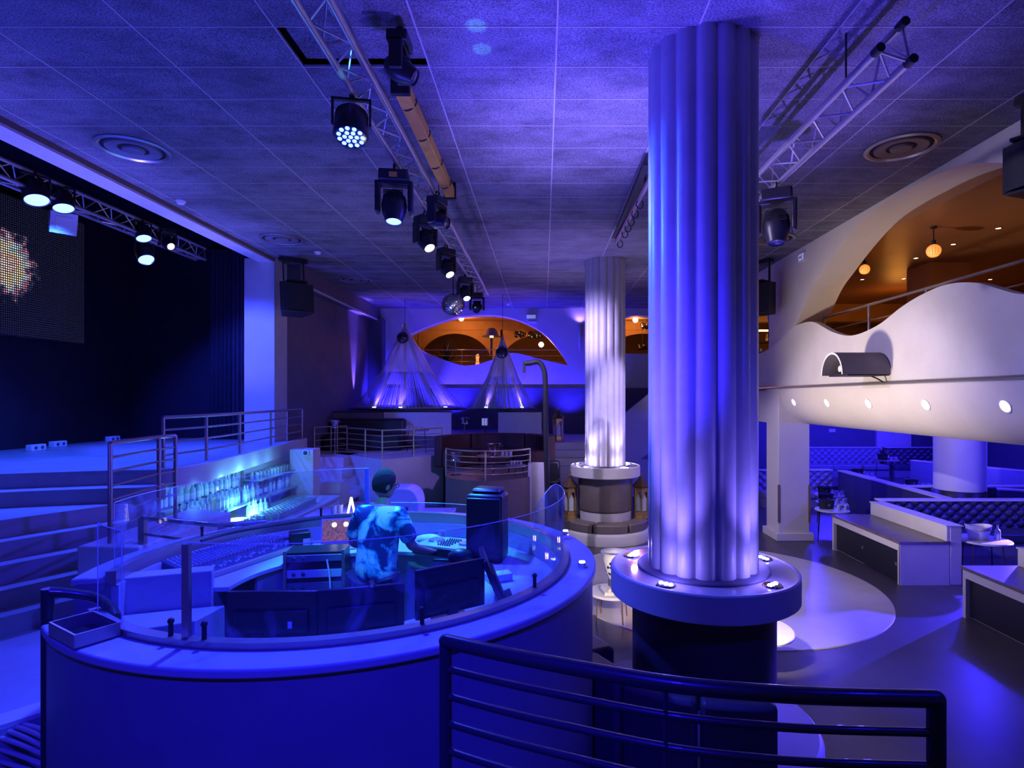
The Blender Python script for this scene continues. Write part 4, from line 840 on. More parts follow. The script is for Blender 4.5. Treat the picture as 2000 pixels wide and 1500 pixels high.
def par_can(label, loc, rz, tilt, lens, light=None, group='par can lamps', k=1.0, leds=True):
    t = thing('par_lamp', label, 'stage light', loc, rz, group)
    R = Matrix.Rotation(tilt, 3, 'X'); hz = -0.22*k
    for sx in (-1,1): MB().box(sx*0.14*k-0.008,sx*0.14*k+0.008,-0.02,0.02,hz,-0.02).build('yoke_arm', 'black_metal', t, local=True)
    MB().box(-0.148*k,0.148*k,-0.02,0.02,-0.03,-0.01).build('yoke_bridge', 'black_metal', t, local=True)
    MB().cyl((0,0,-0.02),(0,0,0.05),0.02,8).build('clamp', 'black_metal', t, local=True)
    h = MB().lathe([(0.001,0.13*k),(0.10*k,0.13*k),(0.125*k,0.10*k),(0.13*k,-0.10*k),(0.12*k,-0.12*k),(0.115*k,-0.105*k)], (0,0,0), 24)
    h.v = [R @ p+Vector((0,0,hz)) for p in h.v]; ho = h.build('can', 'black_plastic', t, local=True, smooth=40)
    l = MB().lathe([(0.001,-0.108*k),(0.115*k,-0.106*k)], (0,0,0), 24); l.v = [R @ p+Vector((0,0,hz)) for p in l.v]; l.build('lens_plate', 'lens_dark' if leds else lens, ho, local=True)
    if leds:
        for q, (n, r) in enumerate(((1,0.0),(6,0.045),(11,0.088))):
            for i in range(n):
                a = 2*PI*i/n; e = MB().cyl((r*k*math.cos(a),r*k*math.sin(a),-0.112*k), (r*k*math.cos(a),r*k*math.sin(a),-0.106*k), 0.017*k, 8); e.v = [R @ p+Vector((0,0,hz)) for p in e.v]; e.build('led', lens, ho, local=True)
    if light:
        col, watts, deg, target = light
        d = Matrix.Rotation(rz,3,'Z') @ (R @ Vector((0,0,-1))); spot(Vector(loc)+Vector((0,0,hz))+d*0.16*k, target, col, watts, deg, 0.5, 0.08)
    return t
LX, LZ = -1.69, 5.87
G1 = 'lamps hanging under the long truss'
par_can('cylindrical lamp with bright blue lens, nearest on the long truss', (LX-0.02,5.15,LZ), rad(10), rad(-20), 'lens_blue', FIX['par1'], G1, 1.15)
moving_head('large moving head with glowing cyan lens on the long truss', (LX-0.04,6.70,LZ), rad(8), rad(-14), 'lens_blue', FIX['mh1'], G1, 1.12, True)
moving_head('moving head tilted right with white lens, upper of two on truss', (LX-0.03,8.40,LZ), rad(48), rad(-38), 'lens_white', FIX['mh2'], G1, 0.95)
moving_head('moving head tilted right with white lens, nearer the mirror ball', (LX-0.03,10.2,LZ), rad(48), rad(-38), 'lens_white', FIX['mh3'], G1, 0.95)
moving_head('moving head with blue-white lens just above the mirror ball', (LX-0.02,12.6,LZ), rad(30), rad(-34), 'lens_white', FIX['mh4'], G1, 0.95)
moving_head('unlit dark moving head at the far end of the truss', (LX+0.02,14.5,LZ), rad(0), rad(-60), 'lens_dark', None, G1, 1.0)
moving_head('unlit moving head behind the lit ones on the truss', (-1.40,7.6,LZ), rad(70), rad(-70), 'lens_dark', None, G1, 0.85)
moving_head('unlit lamp lying on top side of the long truss', (-1.22,4.9,6.30), rad(90), rad(-60), 'lens_dark', None, G1, 0.8)
moving_head('large unlit moving head hanging from the right truss', (2.66,6.62,5.63), rad(-25), rad(-10), 'lens_dark', None, 'lamps hanging under the right truss', 1.15)
moving_head('dark lamp half hidden behind the near column on right truss', (2.62,8.3,5.63), rad(30), rad(-60), 'lens_dark', None, 'lamps hanging under the right truss', 1.1)
G2 = 'lamps over the stage'
par_can('blue wash lamp, leftmost over the stage', (-7.22,8.22,6.38), rad(60), rad(-25), 'lens_blue', FIX['st1'], G2, 1.2, False)
par_can('blue wash lamp directly above the white flood box', (-7.25,8.72,6.40), rad(60), rad(-22), 'lens_blue', FIX['st2'], G2, 1.1, False)
par_can('blue wash lamp tucked in the stage truss, near its middle', (-7.22,10.42,6.38), rad(60), rad(-25), 'lens_blue', FIX['st3'], G2, 1.0, False)
par_can('blue wash lamp hanging lowest below the stage truss', (-7.45,10.8,6.11), rad(60), rad(-35), 'lens_blue', FIX['st4'], G2, 1.1, False)
moving_head('stage lamp with small white lens at end of the stage truss', (-7.15,11.0,6.45), rad(60), rad(-60), 'lens_white', None, G2, 0.8)
fb = thing('flood_light', 'square white flood light hanging over the stage screen', 'flood light', (-7.47,9.0,6.10), rad(50))
MB().obox((0,0,-0.18), (1,0,0), (0,-0.35,0.94), (0,-0.94,-0.35), 0.17, 0.17, 0.05).build('housing', 'white_plastic', fb, local=True, bevel=0.01)
MB().obox((0,-0.047,-0.198), (1,0,0), (0,-0.35,0.94), (0,-0.94,-0.35), 0.10, 0.10, 0.006).build('glass', 'paper', fb, local=True); MB().box(-0.01,0.01,-0.02,0.02,-0.1,0.08).build("bracket", "black_metal", fb, local=True)

# ---- ceiling pieces
yb = thing('ceiling_beam', 'ochre box beam with tied cables beside the long truss', 'beam', (-1.38,7.0,6.15))
MB().box(-1.45,-1.31,5.60,8.50,6.14,6.28).build('box', 'yellow_beam', yb, bevel=0.01)
for y in (5.9,6.6,7.4,8.1): MB().tube([(-1.38+0.085*math.cos(2*PI*i/14), y+0.02*math.sin(2*PI*i/7), 6.21+0.085*math.sin(2*PI*i/14)) for i in range(14)], 0.007, 6, closed=True).build('cable_tie', 'black_plastic', yb)
for y in (5.58,8.52): MB().box(-1.47,-1.29,y-0.03,y+0.03,6.12,CEIL).build('bracket', 'black_metal', yb)
pp_ = thing('ceiling_pipe', 'long pipe with hanging cable loops near the far column', 'pipe', (1.45,9,6.1))
MB().cyl((1.43,7.4,6.12), (1.37,10.8,6.12), 0.045, 12).build('pipe', 'steel_rail', pp_); MB().box(1.28,1.36,7.4,10.8,6.17,6.21).build('black_board', 'black_metal', pp_)  # narrow black board running along the pipe
for y in (8.0,10.4): MB().box(1.385,1.415,y-0.015,y+0.015,6.12,CEIL).build('bracket', 'black_metal', pp_)
for y in (8.5,8.95,9.35,9.7,10.05,10.7): MB().tube([(1.41+0.05*math.cos(2*PI*i/12), y, 6.04+0.065*math.sin(2*PI*i/12)) for i in range(12)], 0.009, 6, closed=True).build('cable_loop', 'black_plastic', pp_)
def vent(label, x, y, warm=False):
    t = thing('ceiling_vent', label, 'vent', (x,y,CEIL), group='round ceiling vents')
    MB().lathe([(0.42,CEIL),(0.42,CEIL-0.018),(0.38,CEIL-0.03),(0.35,CEIL-0.012)], (x,y,0), 48).build('outer_ring', 'steel_rail', t, smooth=40)
    MB().lathe([(0.35,CEIL-0.004),(0.30,CEIL-0.006)], (x,y,0), 48).build('dark_gap', 'void', t)
    MB().lathe([(0.31,CEIL-0.004),(0.30,CEIL-0.03),(0.20,CEIL-0.015),(0.17,CEIL-0.012)], (x,y,0), 48).build('cone', 'vent_grey' if not warm else 'brown_trim', t, smooth=40)
    MB().lathe([(0.17,CEIL-0.008),(0.12,CEIL-0.008)], (x,y,0), 48).build('dark_gap', 'void', t)
    MB().lathe([(0.13,CEIL-0.01),(0.12,CEIL-0.035),(0.001,CEIL-0.045)], (x,y,0), 32).build('hub', 'vent_grey' if not warm else 'brown_trim', t, smooth=40)
vent('round ceiling vent nearest the stage beam, large at upper left', -5.2, 7.34); vent('second round ceiling vent along the stage beam', -5.2, 11.5); vent('far round ceiling vent above the left wall speaker', -5.03, 15.5)
vent('large round ceiling vent beside the right arch', 4.5, 7.29, True); vent('small far round vent right of the near column', 4.55, 11.5, True)
for i, (x, y, lb_) in enumerate(((-5.83,9.3,'small white detector on the ceiling by the stage beam'), (-4.9,12.55,'small white detector right of the left wall speaker'), (-1.2,19.5,'pale flat ceiling plate above the back opening'))):
    d_ = MB().lathe([(0.001,CEIL-0.05),(0.05,CEIL-0.05),(0.07,CEIL-0.02),(0.075,CEIL)], (x,y,0), 20).build('smoke_detector', 'white_plastic'); tag(d_, lb_, 'detector')
    if i == 2: d_.scale = (1,1,1)
# mirror ball with real facets
mb_ = thing('mirror_ball', 'silver mirror ball hanging at the end of the truss', 'mirror ball', (-2.19,14.0,5.45))
f = MB(); R_ = 0.275; nr = 18
for i in range(nr):
    t0, t1_ = PI*(i+0.06)/nr, PI*(i+0.94)/nr; n = max(6, int(36*math.sin(PI*(i+0.5)/nr)))
    for k in range(n):
        a0, a1 = 2*PI*(k+0.06)/n, 2*PI*(k+0.94)/n; tm, am = (t0+t1_)/2, (a0+a1)/2
        jit = Vector((random.uniform(-.004,.004), random.uniform(-.004,.004), random.uniform(-.004,.004)))
        f.add([Vector((R_*math.sin(t)*math.cos(a), R_*math.sin(t)*math.sin(a), R_*math.cos(t)))+(jit if q % 2 else -jit)+Vector((-2.19,14.0,5.45)) for q, (t, a) in enumerate(((t0,a0),(t1_,a0),(t1_,a1),(t0,a1)))], [(0,1,2,3)])
f.build('mirror_facets', 'mirror', mb_, smooth=0, kind='stuff'); MB().ball((-2.19,14.0,5.45), R_-0.006, 24, 16).build('core', 'steel_rail', mb_); MB().cyl((-2.19,14,5.70),(-2.19,14,CEIL+0.02),0.012,8).build('rod', 'black_metal', mb_)

# ---- hanging loudspeakers
def hung_speaker(label, loc, rz, w=0.62, h=0.62, top=CEIL):
    t = thing('wall_loudspeaker', label, 'speaker', loc, rz, 'loudspeakers hung from the ceiling')
    MB().prism([(-w/2,-0.22),(w/2,-0.22),(w*0.32,0.26),(-w*0.32,0.26)], -h/2, h/2).build('cabinet', 'black_plastic', t, local=True, bevel=0.02)
    g = [[(w*0.47*math.sin(a)/math.sin(0.7), -0.215-0.10*(math.cos(a)-math.cos(0.7))/(1-math.cos(0.7)), z) for a in [(-0.7+1.4*i/12) for i in range(13)]] for z in (-h*0.46, h*0.46)]
    MB().grid(g).build('grille', 'grille', t, local=True, smooth=60)
    for sx in (-1,1): MB().box(sx*w*0.3-0.012,sx*w*0.3+0.012,-0.02,0.02,h/2,top-loc[2]).build('hanger', 'black_metal', t, local=True)
    MB().box(-w*0.42,w*0.42,-0.05,0.05,top-loc[2]-0.10,top-loc[2]-0.03).build('hanging_bar', 'black_metal', t, local=True)
    MB().box(-w*0.30,w*0.30,-0.30,0.30,h/2+0.01,h/2+0.04).build('bracket', 'black_metal', t, local=True)
    return t
s1 = hung_speaker('black loudspeaker hung beside the white stage pier', (-5.55,12.9,5.38), rad(38), 0.72, 0.66); s1.rotation_euler = (rad(-8),0,rad(38))
hung_speaker('black loudspeaker hung by the cream wall beyond the column', (4.98,13.2,5.45), rad(-50), 0.6, 0.7)
hung_speaker('black loudspeaker at the right edge near the arch', (5.08,5.92,5.55), rad(-60), 0.5, 0.5)

# ---- signs and small wall fixtures
def sign(label, verts, depth, cat='exit sign', m='sign_pale'):
    t = thing('wall_sign', label, cat, verts); return t
for lb_, y, z in (('pale emergency sign on cream wall left of the arch', 12.1, 6.14), ('pale emergency sign on cream wall at the right edge', 6.5, 6.02)):
    t = thing('emergency_sign', lb_, 'sign', (5.40,y,z), group='emergency signs on the cream wall')
    MB().box(5.375,5.42,y-0.13,y+0.13,z-0.085,z+0.085).build('frame', 'white_plastic', t, bevel=0.006); MB().box(5.369,5.376,y-0.105,y+0.105,z-0.06,z+0.06).build('face', 'sign_pale', t)
    MB().box(5.366,5.370,y-0.05,y-0.02,z-0.04,z+0.04).build('symbol', 'patch_blue', t); MB().box(5.366,5.370,y+0.0,y+0.07,z-0.02,z+0.02).build('symbol', 'patch_blue', t)
t = thing('emergency_sign', 'pale emergency light box on the blue back wall', 'sign', (-0.45,20.45,6.0)); MB().box(-0.62,-0.27,20.42,20.5,5.92,6.14).build('frame', 'white_plastic', t); MB().box(-0.60,-0.29,20.41,20.425,6.0,6.12).build('face', 'sign_pale', t); MB().box(-0.56,-0.25,20.36,20.5,5.86,5.90).build('shelf', 'white_plastic', t)
t = thing('wall_sconce', 'slim white tube sconce left of the far column', 'sconce', (1.28,20.4,5.3)); MB().lathe([(0.001,4.85),(0.03,4.87),(0.07,5.1),(0.09,5.75),(0.06,5.80),(0.055,5.75)], (1.28,20.38,0), 16).build('tube', 'white_paint', t); MB().box(1.25,1.31,20.36,20.5,5.3,5.4).build('bracket', 'white_paint', t); MB().cyl((1.28,20.38,5.70),(1.28,20.38,5.76),0.045,10).build('bulb', 'spot_violet', t)
# projector hood on the parapet
ph_ = thing('projector_hood', 'half-barrel grey projector hood on the wavy parapet', 'projector hood', (5.3,9.15,3.56))
n = 16; R2 = 0.34; arcp = [(9.15+R2*math.cos(PI*i/n), 3.56+R2*1.05*math.sin(PI*i/n)) for i in range(n+1)]; arci = [(9.15+(R2-0.03)*math.cos(PI*i/n), 3.56+(R2-0.03)*1.05*math.sin(PI*i/n)) for i in range(n+1)]
m_ = MB(); m_.grid([[(x,y,z) for y, z in arcp] for x in (4.55,5.28)]); m_.grid([[(x,y,z) for y, z in arci] for x in (5.28,4.55)]); m_.grid([[(4.55,y,z) for y, z in arcp],[(4.55,y,z) for y, z in arci]]); m_.build('shell', 'grey_wall', ph_, smooth=60)
m_ = MB(); m_.grid([[(4.545,y,z) for y, z in arcp],[(4.545,y,z) for y, z in arci]]); m_.build('rim', 'white_plastic', ph_)
MB().box(4.65,5.29,8.86,9.44,3.54,3.57).build('floor_plate', 'black_metal', ph_); MB().box(4.75,5.1,8.98,9.30,3.57,3.76).build('projector', 'black_plastic', ph_, bevel=0.02); MB().cyl((4.70,9.2,3.66),(4.76,9.2,3.66),0.05,12).build('projector_lens', 'white_plastic', ph_)
MB().tube(smoothcurve([(5.12,9.1,3.55),(5.18,9.0,3.50),(5.25,8.95,3.44)],5), 0.012, 6).build('cable', 'black_plastic', ph_)
MB().ball((5.26,9.45,3.86), 0.06, 10, 8).build('bracket', 'black_metal', ph_)
cd = MB().tube([(5.285,-2,3.43),(5.285,13,3.43),(5.285,20.4,3.43)], 0.028, 8).build('wall_conduit', 'steel_rail'); tag(cd, 'long dark conduit along the foot of the parapet', 'conduit')
for i, y in enumerate((12.4,10.95,9.55,8.12,6.72)):
    x, z = 6.1-0.8*math.cos(0.38), 3.4-0.8*math.sin(0.38); nv = Vector((-math.cos(0.38),0,-math.sin(0.38)))
    t = thing('cove_spot', ['farthest violet spotlight in the cream cove, beside the pillar','second violet spotlight from the pillar in the cream cove','middle violet spotlight of five in the cream cove','fourth violet spotlight from the pillar in the cream cove','nearest violet spotlight in the cream cove, at right edge'][i], 'light', (x,y,z), group='spotlights in the cream cove')
    c = Vector((x,y,z)); MB().cyl(c-nv*0.01, c+nv*0.006, 0.088, 20).build('bezel', 'white_plastic', t); MB().cyl(c+nv*0.002, c+nv*0.009, 0.072, 20).build('lens', 'spot_violet', t)

# ================================================================== STAGE FITTINGS
ld = thing('led_wall', 'large LED video wall with a colourful glowing globe image', 'screen', (-10.0,12.6,4.35))
MB().box(-0.10,0.0,-8.0,0.0,0.0,2.64).build('frame', 'black_plastic', ld, local=True); MB().box(0.0,0.012,-7.98,-0.02,0.02,2.62).build('pixel_face', 'led_wall', ld, local=True)
MB().box(-0.25,-0.10,-7.5,-0.4,0.6,0.7).box(-0.25,-0.10,-7.5,-0.4,1.9,2.0).build('mounting_rail', 'black_metal', ld, local=True)
def curtain(label, x0, x1, y, z0, z1, n, m):
    t = thing('stage_curtain', label, 'curtain', ((x0+x1)/2,y,z0)); P = []
    for z in (z0, z0+0.3*(z1-z0), z0+0.7*(z1-z0), z1):
        P.append([(x0+(x1-x0)*i/(n*6), y+0.07*math.sin(2*PI*i/6+0.3*math.sin(i))*(1.15-0.4*(z-z0)/(z1-z0)), z) for i in range(n*6+1)])
    MB().grid(P).build('cloth', m, t, smooth=70); MB().cyl((x0,y,z1),(x1,y,z1),0.03,8).build('rod', 'black_metal', t); return t
mat('curtain_cloth', (0.035,0.035,0.055), 0.8, var=0.2, scale=5)
curtain('dark pleated curtain beside the white stage pier', -8.05, -6.70, 13.95, 2.2, 6.75, 13, 'curtain_cloth')
vb = thing('pelmet', 'dark red pelmet cloth behind the stage beam', 'pelmet', (-7.0,8,6.5))
MB().grid([[(-6.62+0.03*math.sin(i*1.3), 3+10.0*i/80, z) for i in range(81)] for z in (6.45,6.80)]).build('cloth', 'red_trim', vb, smooth=70); MB().cyl((-6.62,3,6.8),(-6.62,13,6.8),0.02,8).build('rod', 'black_metal', vb)
for i, (x, y, lb_) in enumerate(((-9.6,10.95,'white socket box, leftmost on the stage floor'),(-9.9,11.8,'white socket box at the foot of the stage wall, middle one'),(-9.9,13.3,'white socket box farthest right along the stage wall'))):
    t = thing('socket_box', lb_, 'socket', (x,y,2.2), rad(90), 'socket boxes on the stage'); MB().box(-0.16,0.16,-0.06,0.06,0,0.12).build('box', 'white_plastic', t, local=True, bevel=0.01)
    for dx in (-0.07,0.07): MB().cyl((dx,0.055,0.06),(dx,0.066,0.06),0.032,12).build('outlet', 'cap', t, local=True); MB().cyl((dx,-0.066,0.06),(dx,-0.055,0.06),0.032,12).build('outlet', 'cap', t, local=True)
def railing(label, pts, h, nbars, r=0.022, rb=0.012, m='steel_rail', posts=None, closed=False, mid=4):
    # pts: (x,y,zbase); posts at the points, bars between
    t = thing('railing', label, 'railing', pts[0]); C = smoothcurve(pts, mid) if mid > 1 else [Vector(p) for p in pts]
    MB().tube([(p[0],p[1],p[2]+h) for p in C], r, 10).build('top_rail', m, t, smooth=60)
    for k in range(1, nbars+1):
        z = h*(1-k/(nbars+1)); MB().tube([(p[0],p[1],p[2]+z) for p in C], rb, 8).build('bar', m, t, smooth=60)
    for p in (posts or pts): MB().cyl((p[0],p[1],p[2]), (p[0],p[1],p[2]+h), r*0.95, 10).build('post', m, t, smooth=60)
    return t
railing('steel stage-edge railing with four bars', [(-5.42,8.25,2.2),(-5.36,9.2,2.2),(-5.46,10.4,2.2),(-5.70,12.1,2.2),(-5.86,13.2,2.2),(-5.93,14.2,2.2)], 0.72, 3, 0.026, 0.015)
sr = railing('tall steel railing of seven bars on the white block', [(-4.47,5.97,1.7),(-4.62,6.95,1.7),(-4.58,7.20,1.7)], 1.03, 6, 0.024, 0.013)

# ================================================================== BACK OF THE ROOM
def W(px, y, Y): return Vector(((px-1062)*Y/FPX, Y, CAMZ-(y-777)*Y/FPX))
pA = MB().prism([(-5.4,15.0),(-4.34,14.04),(-3.77,13.46),(-2.55,14.67),(-2.45,16.6),(-6.1,16.6),(-6.1,15.2)], 0, 1.76).build('podium_a', 'white_paint'); st(pA, 'pale angular podium behind the booth, left', 'podium')
arcB = smoothcurve([(-2.12,12.5),(-1.95,12.22),(-1.6,11.95),(-1.2,11.85),(-0.8,11.95),(-0.45,12.22),(-0.3,12.5)], 5)
pB = MB().prism([(p.x,p.y) for p in arcB]+[(-0.05,16.6),(-2.45,16.6),(-2.45,14.6)], 0, 1.5).build('podium_b', 'taupe_leather'); st(pB, 'rounded taupe podium behind the booth, centre', 'podium')
pC = MB().box(-6.1, 0.15, 16.6, 20.42, 0, 2.1).build('podium_c', 'navy_wall'); st(pC, 'high dark podium along the back wall', 'podium')
bw = MB().box(-0.34, 0.02, 12.5, 12.8, 0, 1.78).build('trim_9', 'white_paint'); st(bw, 'pale low wall beside the dark bent pole', 'wall')
for nm, x0, x1, z0, z1, m, lb_ in (('a',-6.05,-4.62,2.1,2.78,'grey_wall','dark partition panel at far left under the string tent'),('b',-4.60,-2.66,2.1,2.79,'white_paint','wide pale partition panel under the larger string tent'),('c',-1.31,-0.06,2.1,2.79,'white_paint','narrow pale partition panel under the smaller string tent')):
    t = thing('partition_panel', lb_, 'partition', (x0,16.65,z0)); MB().box(x0,x1,16.62,16.74,z0,z1).build('panel', m, t, bevel=0.008); MB().box(x0,x1,16.60,16.76,z1,z1+0.03).build('top_trim', 'black_metal', t)
bst = struct('far_steps', 'pale steps climbing behind the dark bent pole', 'steps')
for i in range(6): MB().box(0.15, 1.5, 14.9+0.3*i, 17.2 if i < 5 else 20.4, 0, 0.98+0.19*i).build('step', 'white_paint', bst)
ls_ = struct('side_steps', 'pale steps left of the angular podium', 'steps')
for i in range(4): MB().box(-5.9+0.0*i, -4.5-0.12*i, 12.7+0.45*i, 15.2, 0.8, 1.04+0.24*i).build('step', 'white_paint', ls_)
cbx = thing('white_pedestal', 'white pedestal with a round camera under the stage edge', 'pedestal', (-5.1,12.4,0.8)); MB().box(-5.42,-4.92,12.35,12.75,0.8,2.10).build('body', 'white_paint', cbx, bevel=0.01); MB().cyl((-5.06,12.35,2.03),(-5.06,12.30,2.03),0.075,16).build('camera_ring', 'white_plastic', cbx); MB().cyl((-5.06,12.31,2.03),(-5.06,12.285,2.03),0.045,16).build('camera_lens', 'lens_dark', cbx)

def tent(lab, cx, cy, r, zb, ax, az, ballz, n, leds):
    t = thing('string_tent', lab, 'canopy', (cx,cy,zb), group='cone tents of hanging threads')
    MB().ring((cx,cy,0), r-0.06, r+0.06, zb-0.06, zb, 64).build('base_ring', 'black_plastic', t)
    MB().ring((cx,cy,0), r-0.005, r+0.005, zb+0.02, zb+0.035, 64).build('hoop', 'steel_rail', t)
    m = MB(); rnd = random.Random(int(r*100))
    for i in range(n):
        a = 2*PI*(i+rnd.uniform(-0.45,0.45))/n+0.10*math.sin(11*2*PI*i/n); p0 = Vector((ax+0.05*math.cos(a), cy+0.05*math.sin(a), az)); p1 = Vector((cx+r*math.cos(a), cy+r*math.sin(a), zb))
        sag = Vector((0,0,-0.10*r)); mid = (p0+p1)/2+sag-(Vector((cx,cy,0))-Vector((p1.x,p1.y,0)))*-0.03
        tw = 0.0055; s = Vector((-math.sin(a),math.cos(a),0))
        for q0, q1 in ((p0,mid),(mid,p1)): m.add([q0-s*tw,q0+s*tw,q1+s*tw,q1-s*tw], [(0,1,2,3)])
    m.build('threads', 'thread', t, smooth=0, kind='stuff')
    MB().cyl((ax,cy,az-0.1),(ax,cy,az+0.14),0.05,12,0.03).build('apex_cap', 'steel_rail', t); MB().cyl((ax,cy,az+0.1),(ax,cy,CEIL+0.02),0.008,6).build('hanging_wire', 'black_metal', t)
    b = thing('dark_mirror_ball', 'dark mirror ball at the tip of the %s thread tent' % ('larger' if r > 1.3 else 'smaller'), 'mirror ball', (ax,cy-0.30,ballz))
    f = MB(); R_ = 0.19
    for i in range(12):
        nn = max(6,int(24*math.sin(PI*(i+0.5)/12)))
        for k in range(nn):
            P = []
            for tt, aa in ((i+.06,k+.06),(i+.94,k+.06),(i+.94,k+.94),(i+.06,k+.94)): T_, A_ = PI*tt/12, 2*PI*aa/nn; P.append((ax+R_*math.sin(T_)*math.cos(A_), cy-0.30+R_*math.sin(T_)*math.sin(A_), ballz+R_*math.cos(T_)))
            f.add(P, [(0,1,2,3)])
    f.build('mirror_facets', 'dark_mirror', b, smooth=0, kind='stuff'); MB().ball((ax,cy-0.30,ballz), R_-0.006, 16, 10).build('core', 'black_plastic', b); MB().cyl((ax,cy-0.30,ballz+0.15),(ax,cy-0.30,az+0.05),0.006,6).build('chain', 'chrome', b)
    for i, (dx, lb_) in enumerate(leds):
        y = cy-math.sqrt(max(0,(r-0.02)**2-(dx-cx)**2)); q = thing('ring_uplight', lb_, 'light', (dx,y,zb), group='uplights on the tent rings')
        MB().cyl((dx,y,zb),(dx,y,zb+0.04),0.06,14).build('housing', 'chrome', q); MB().cyl((dx,y,zb+0.04),(dx,y,zb+0.05),0.05,14).build('lens', 'led_puck', q)
        spot((dx,y,zb+0.10), (dx*0.6+ax*0.4,y+0.5*r,zb+1.6), VIOLET, TENT_W, 60, 0.7, 0.04)
tent('larger white thread tent in the back left corner', -4.27, 18.45, 1.71, 2.88, -4.42, 5.46, 5.08, 400, [(-4.95,'uplight on the larger tent ring, left'),(-4.15,'uplight on the larger tent ring, middle'),(-2.95,'uplight on the larger tent ring, right')])
tent('smaller white thread tent in front of the leaf-shaped opening', -1.26, 17.75, 0.98, 2.88, -1.26, 4.98, 4.57, 300, [(-1.68,'uplight on the smaller tent ring, left'),(-0.64,'uplight on the smaller tent ring, right')])

so = thing('curved_sofa', 'dark wine velvet curved sofa on the taupe podium', 'sofa', (-1.2,13.9,1.5))
for a0, a1 in ((8,58),(59,121),(122,172)):
    MB().ring((-1.2,13.95,0), 1.30, 1.50, 1.5, 2.27, 14, rad(a0), rad(a1)).build('backrest', 'wine_velvet', so, bevel=0.04, smooth=60); MB().ring((-1.2,13.95,0), 0.80, 1.30, 1.5, 1.90, 14, rad(a0), rad(a1)).build('seat', 'wine_velvet', so, bevel=0.04, smooth=60)
railing('brass railing on the rounded taupe podium', [(p.x,p.y+0.06,1.5) for p in (arcB[0],arcB[6],arcB[12],arcB[15],arcB[18],arcB[24],arcB[30])], 0.60, 4, 0.018, 0.010, 'brass_rail', posts=[(arcB[0].x,arcB[0].y+0.06,1.5),(arcB[15].x,arcB[15].y+0.06,1.5),(arcB[30].x,arcB[30].y+0.06,1.5)], mid=3)
railing('brass railing along the angular pale podium', [(-5.35,15.0,1.76),(-4.34,14.08,1.76),(-3.77,13.52,1.76),(-3.17,14.10,1.76),(-2.58,14.70,1.76)], 0.68, 4, 0.018, 0.010, 'brass_rail', mid=1)
railing('short brass railing behind the white pedestal', [(-5.9,14.9,1.76),(-5.62,15.3,1.76),(-5.3,15.6,1.76)], 0.68, 3, 0.018, 0.012, 'brass_rail', mid=1)
bk = thing('low_sofa', 'black low sofa on the angular podium', 'sofa', (-4.8,15.9,1.76)); MB().box(-6.0,-3.9,16.2,16.55,1.76,2.62).build('backrest', 'black_plastic', bk, bevel=0.08); MB().box(-6.0,-3.9,15.72,16.2,1.76,2.2).build('seat', 'black_plastic', bk, bevel=0.06)

def bucket(label, x, y, z, k=1.0, m='chrome', group='ice buckets'):
    t = thing('ice_bucket', label, 'ice bucket', (x,y,z), group=group)
    MB().lathe([(0.001,0.0),(0.085*k,0.0),(0.10*k,0.10*k),(0.125*k,0.22*k),(0.14*k,0.23*k),(0.118*k,0.22*k),(0.08*k,0.02)], (0,0,0), 24).build('pail', m, t, local=True, smooth=50)
    for sx in (-1,1): MB().tube([(sx*0.125*k,0,0.17*k),(sx*0.165*k,0,0.18*k),(sx*0.165*k,0,0.20*k),(sx*0.13*k,0,0.21*k)], 0.008, 6).build('handle', m, t, local=True)
    return t
def tablet(label, x, y, z0, h, r, top='dark_wood', leg='black_metal', legs=3, group=None):
    t = thing('round_table', label, 'table', (x,y,z0), group=group)
    MB().lathe([(0.001,h),(r-0.01,h),(r,h-0.01),(r,h-0.03),(r-0.015,h-0.035),(0.001,h-0.035)], (0,0,0), 40).build('table_top', top, t, local=True, smooth=40)
    for i in range(legs): a = 2*PI*i/legs+0.5; MB().cyl((0.8*r*math.cos(a),0.8*r*math.sin(a),0), (0.7*r*math.cos(a),0.7*r*math.sin(a),h-0.03), 0.010, 8).build('leg', leg, t, local=True)
    return t
def tumbler(label, x, y, z, r=0.035, h=0.11, group='tumblers', m='clear_glass'):
    g = MB().lathe([(0.001,0),(r*0.85,0),(r,h),(r*0.9,h),(r*0.75,0.008),(0.001,0.008)], (0,0,0), 14).build('tumbler', m, smooth=50); g.location = (x,y,z); return tag(g, label, 'glass', group)
tablet('dark round table inside the wine sofa', -1.1, 13.1, 1.5, 0.40, 0.42)
bucket('silver ice bucket on the table inside the wine sofa', -1.12, 13.1, 1.90, 1.15)
for i in range(3): tumbler(['left','middle','right'][i]+' of three tumblers beside the silver bucket', -0.92+0.09*i, 12.92, 1.90, 0.04, 0.13, 'tumblers on the sofa table')
tablet('small pale plate table near the podium railing', -0.62, 12.85, 1.5, 0.22, 0.24, 'pale_leather')
for i in range(4): tumbler('tumbler on the small pale plate table', -0.72+0.07*i, 12.85, 1.72, 0.03, 0.09, 'tumblers on the plate table')
def stand_bucket(label, x, y, z, h):
    t = thing('bucket_stand', label, 'stand', (x,y,z)); MB().lathe([(0.001,0.015),(0.12,0.01),(0.13,0.0)], (0,0,0), 20).build('foot', 'chrome', t, local=True); MB().cyl((0,0,0.01),(0,0,h),0.012,8).build('stem', 'chrome', t, local=True); MB().lathe([(0.08,h),(0.10,h+0.01),(0.10,h+0.03),(0.08,h+0.02)], (0,0,0), 20).build('cradle', 'chrome', t, local=True); return t
stand_bucket('slim chrome bucket stand behind the podium railing', -1.94, 12.75, 1.5, 0.32); bucket('silver bucket on the slim stand behind the railing', -1.94, 12.75, 1.825, 0.75)
stand_bucket('tall chrome bucket stand left of the angular podium railing', -5.2, 14.42, 1.52, 0.93); bucket('silver bucket on the tall stand at far left', -5.2, 14.42, 2.455, 0.85)
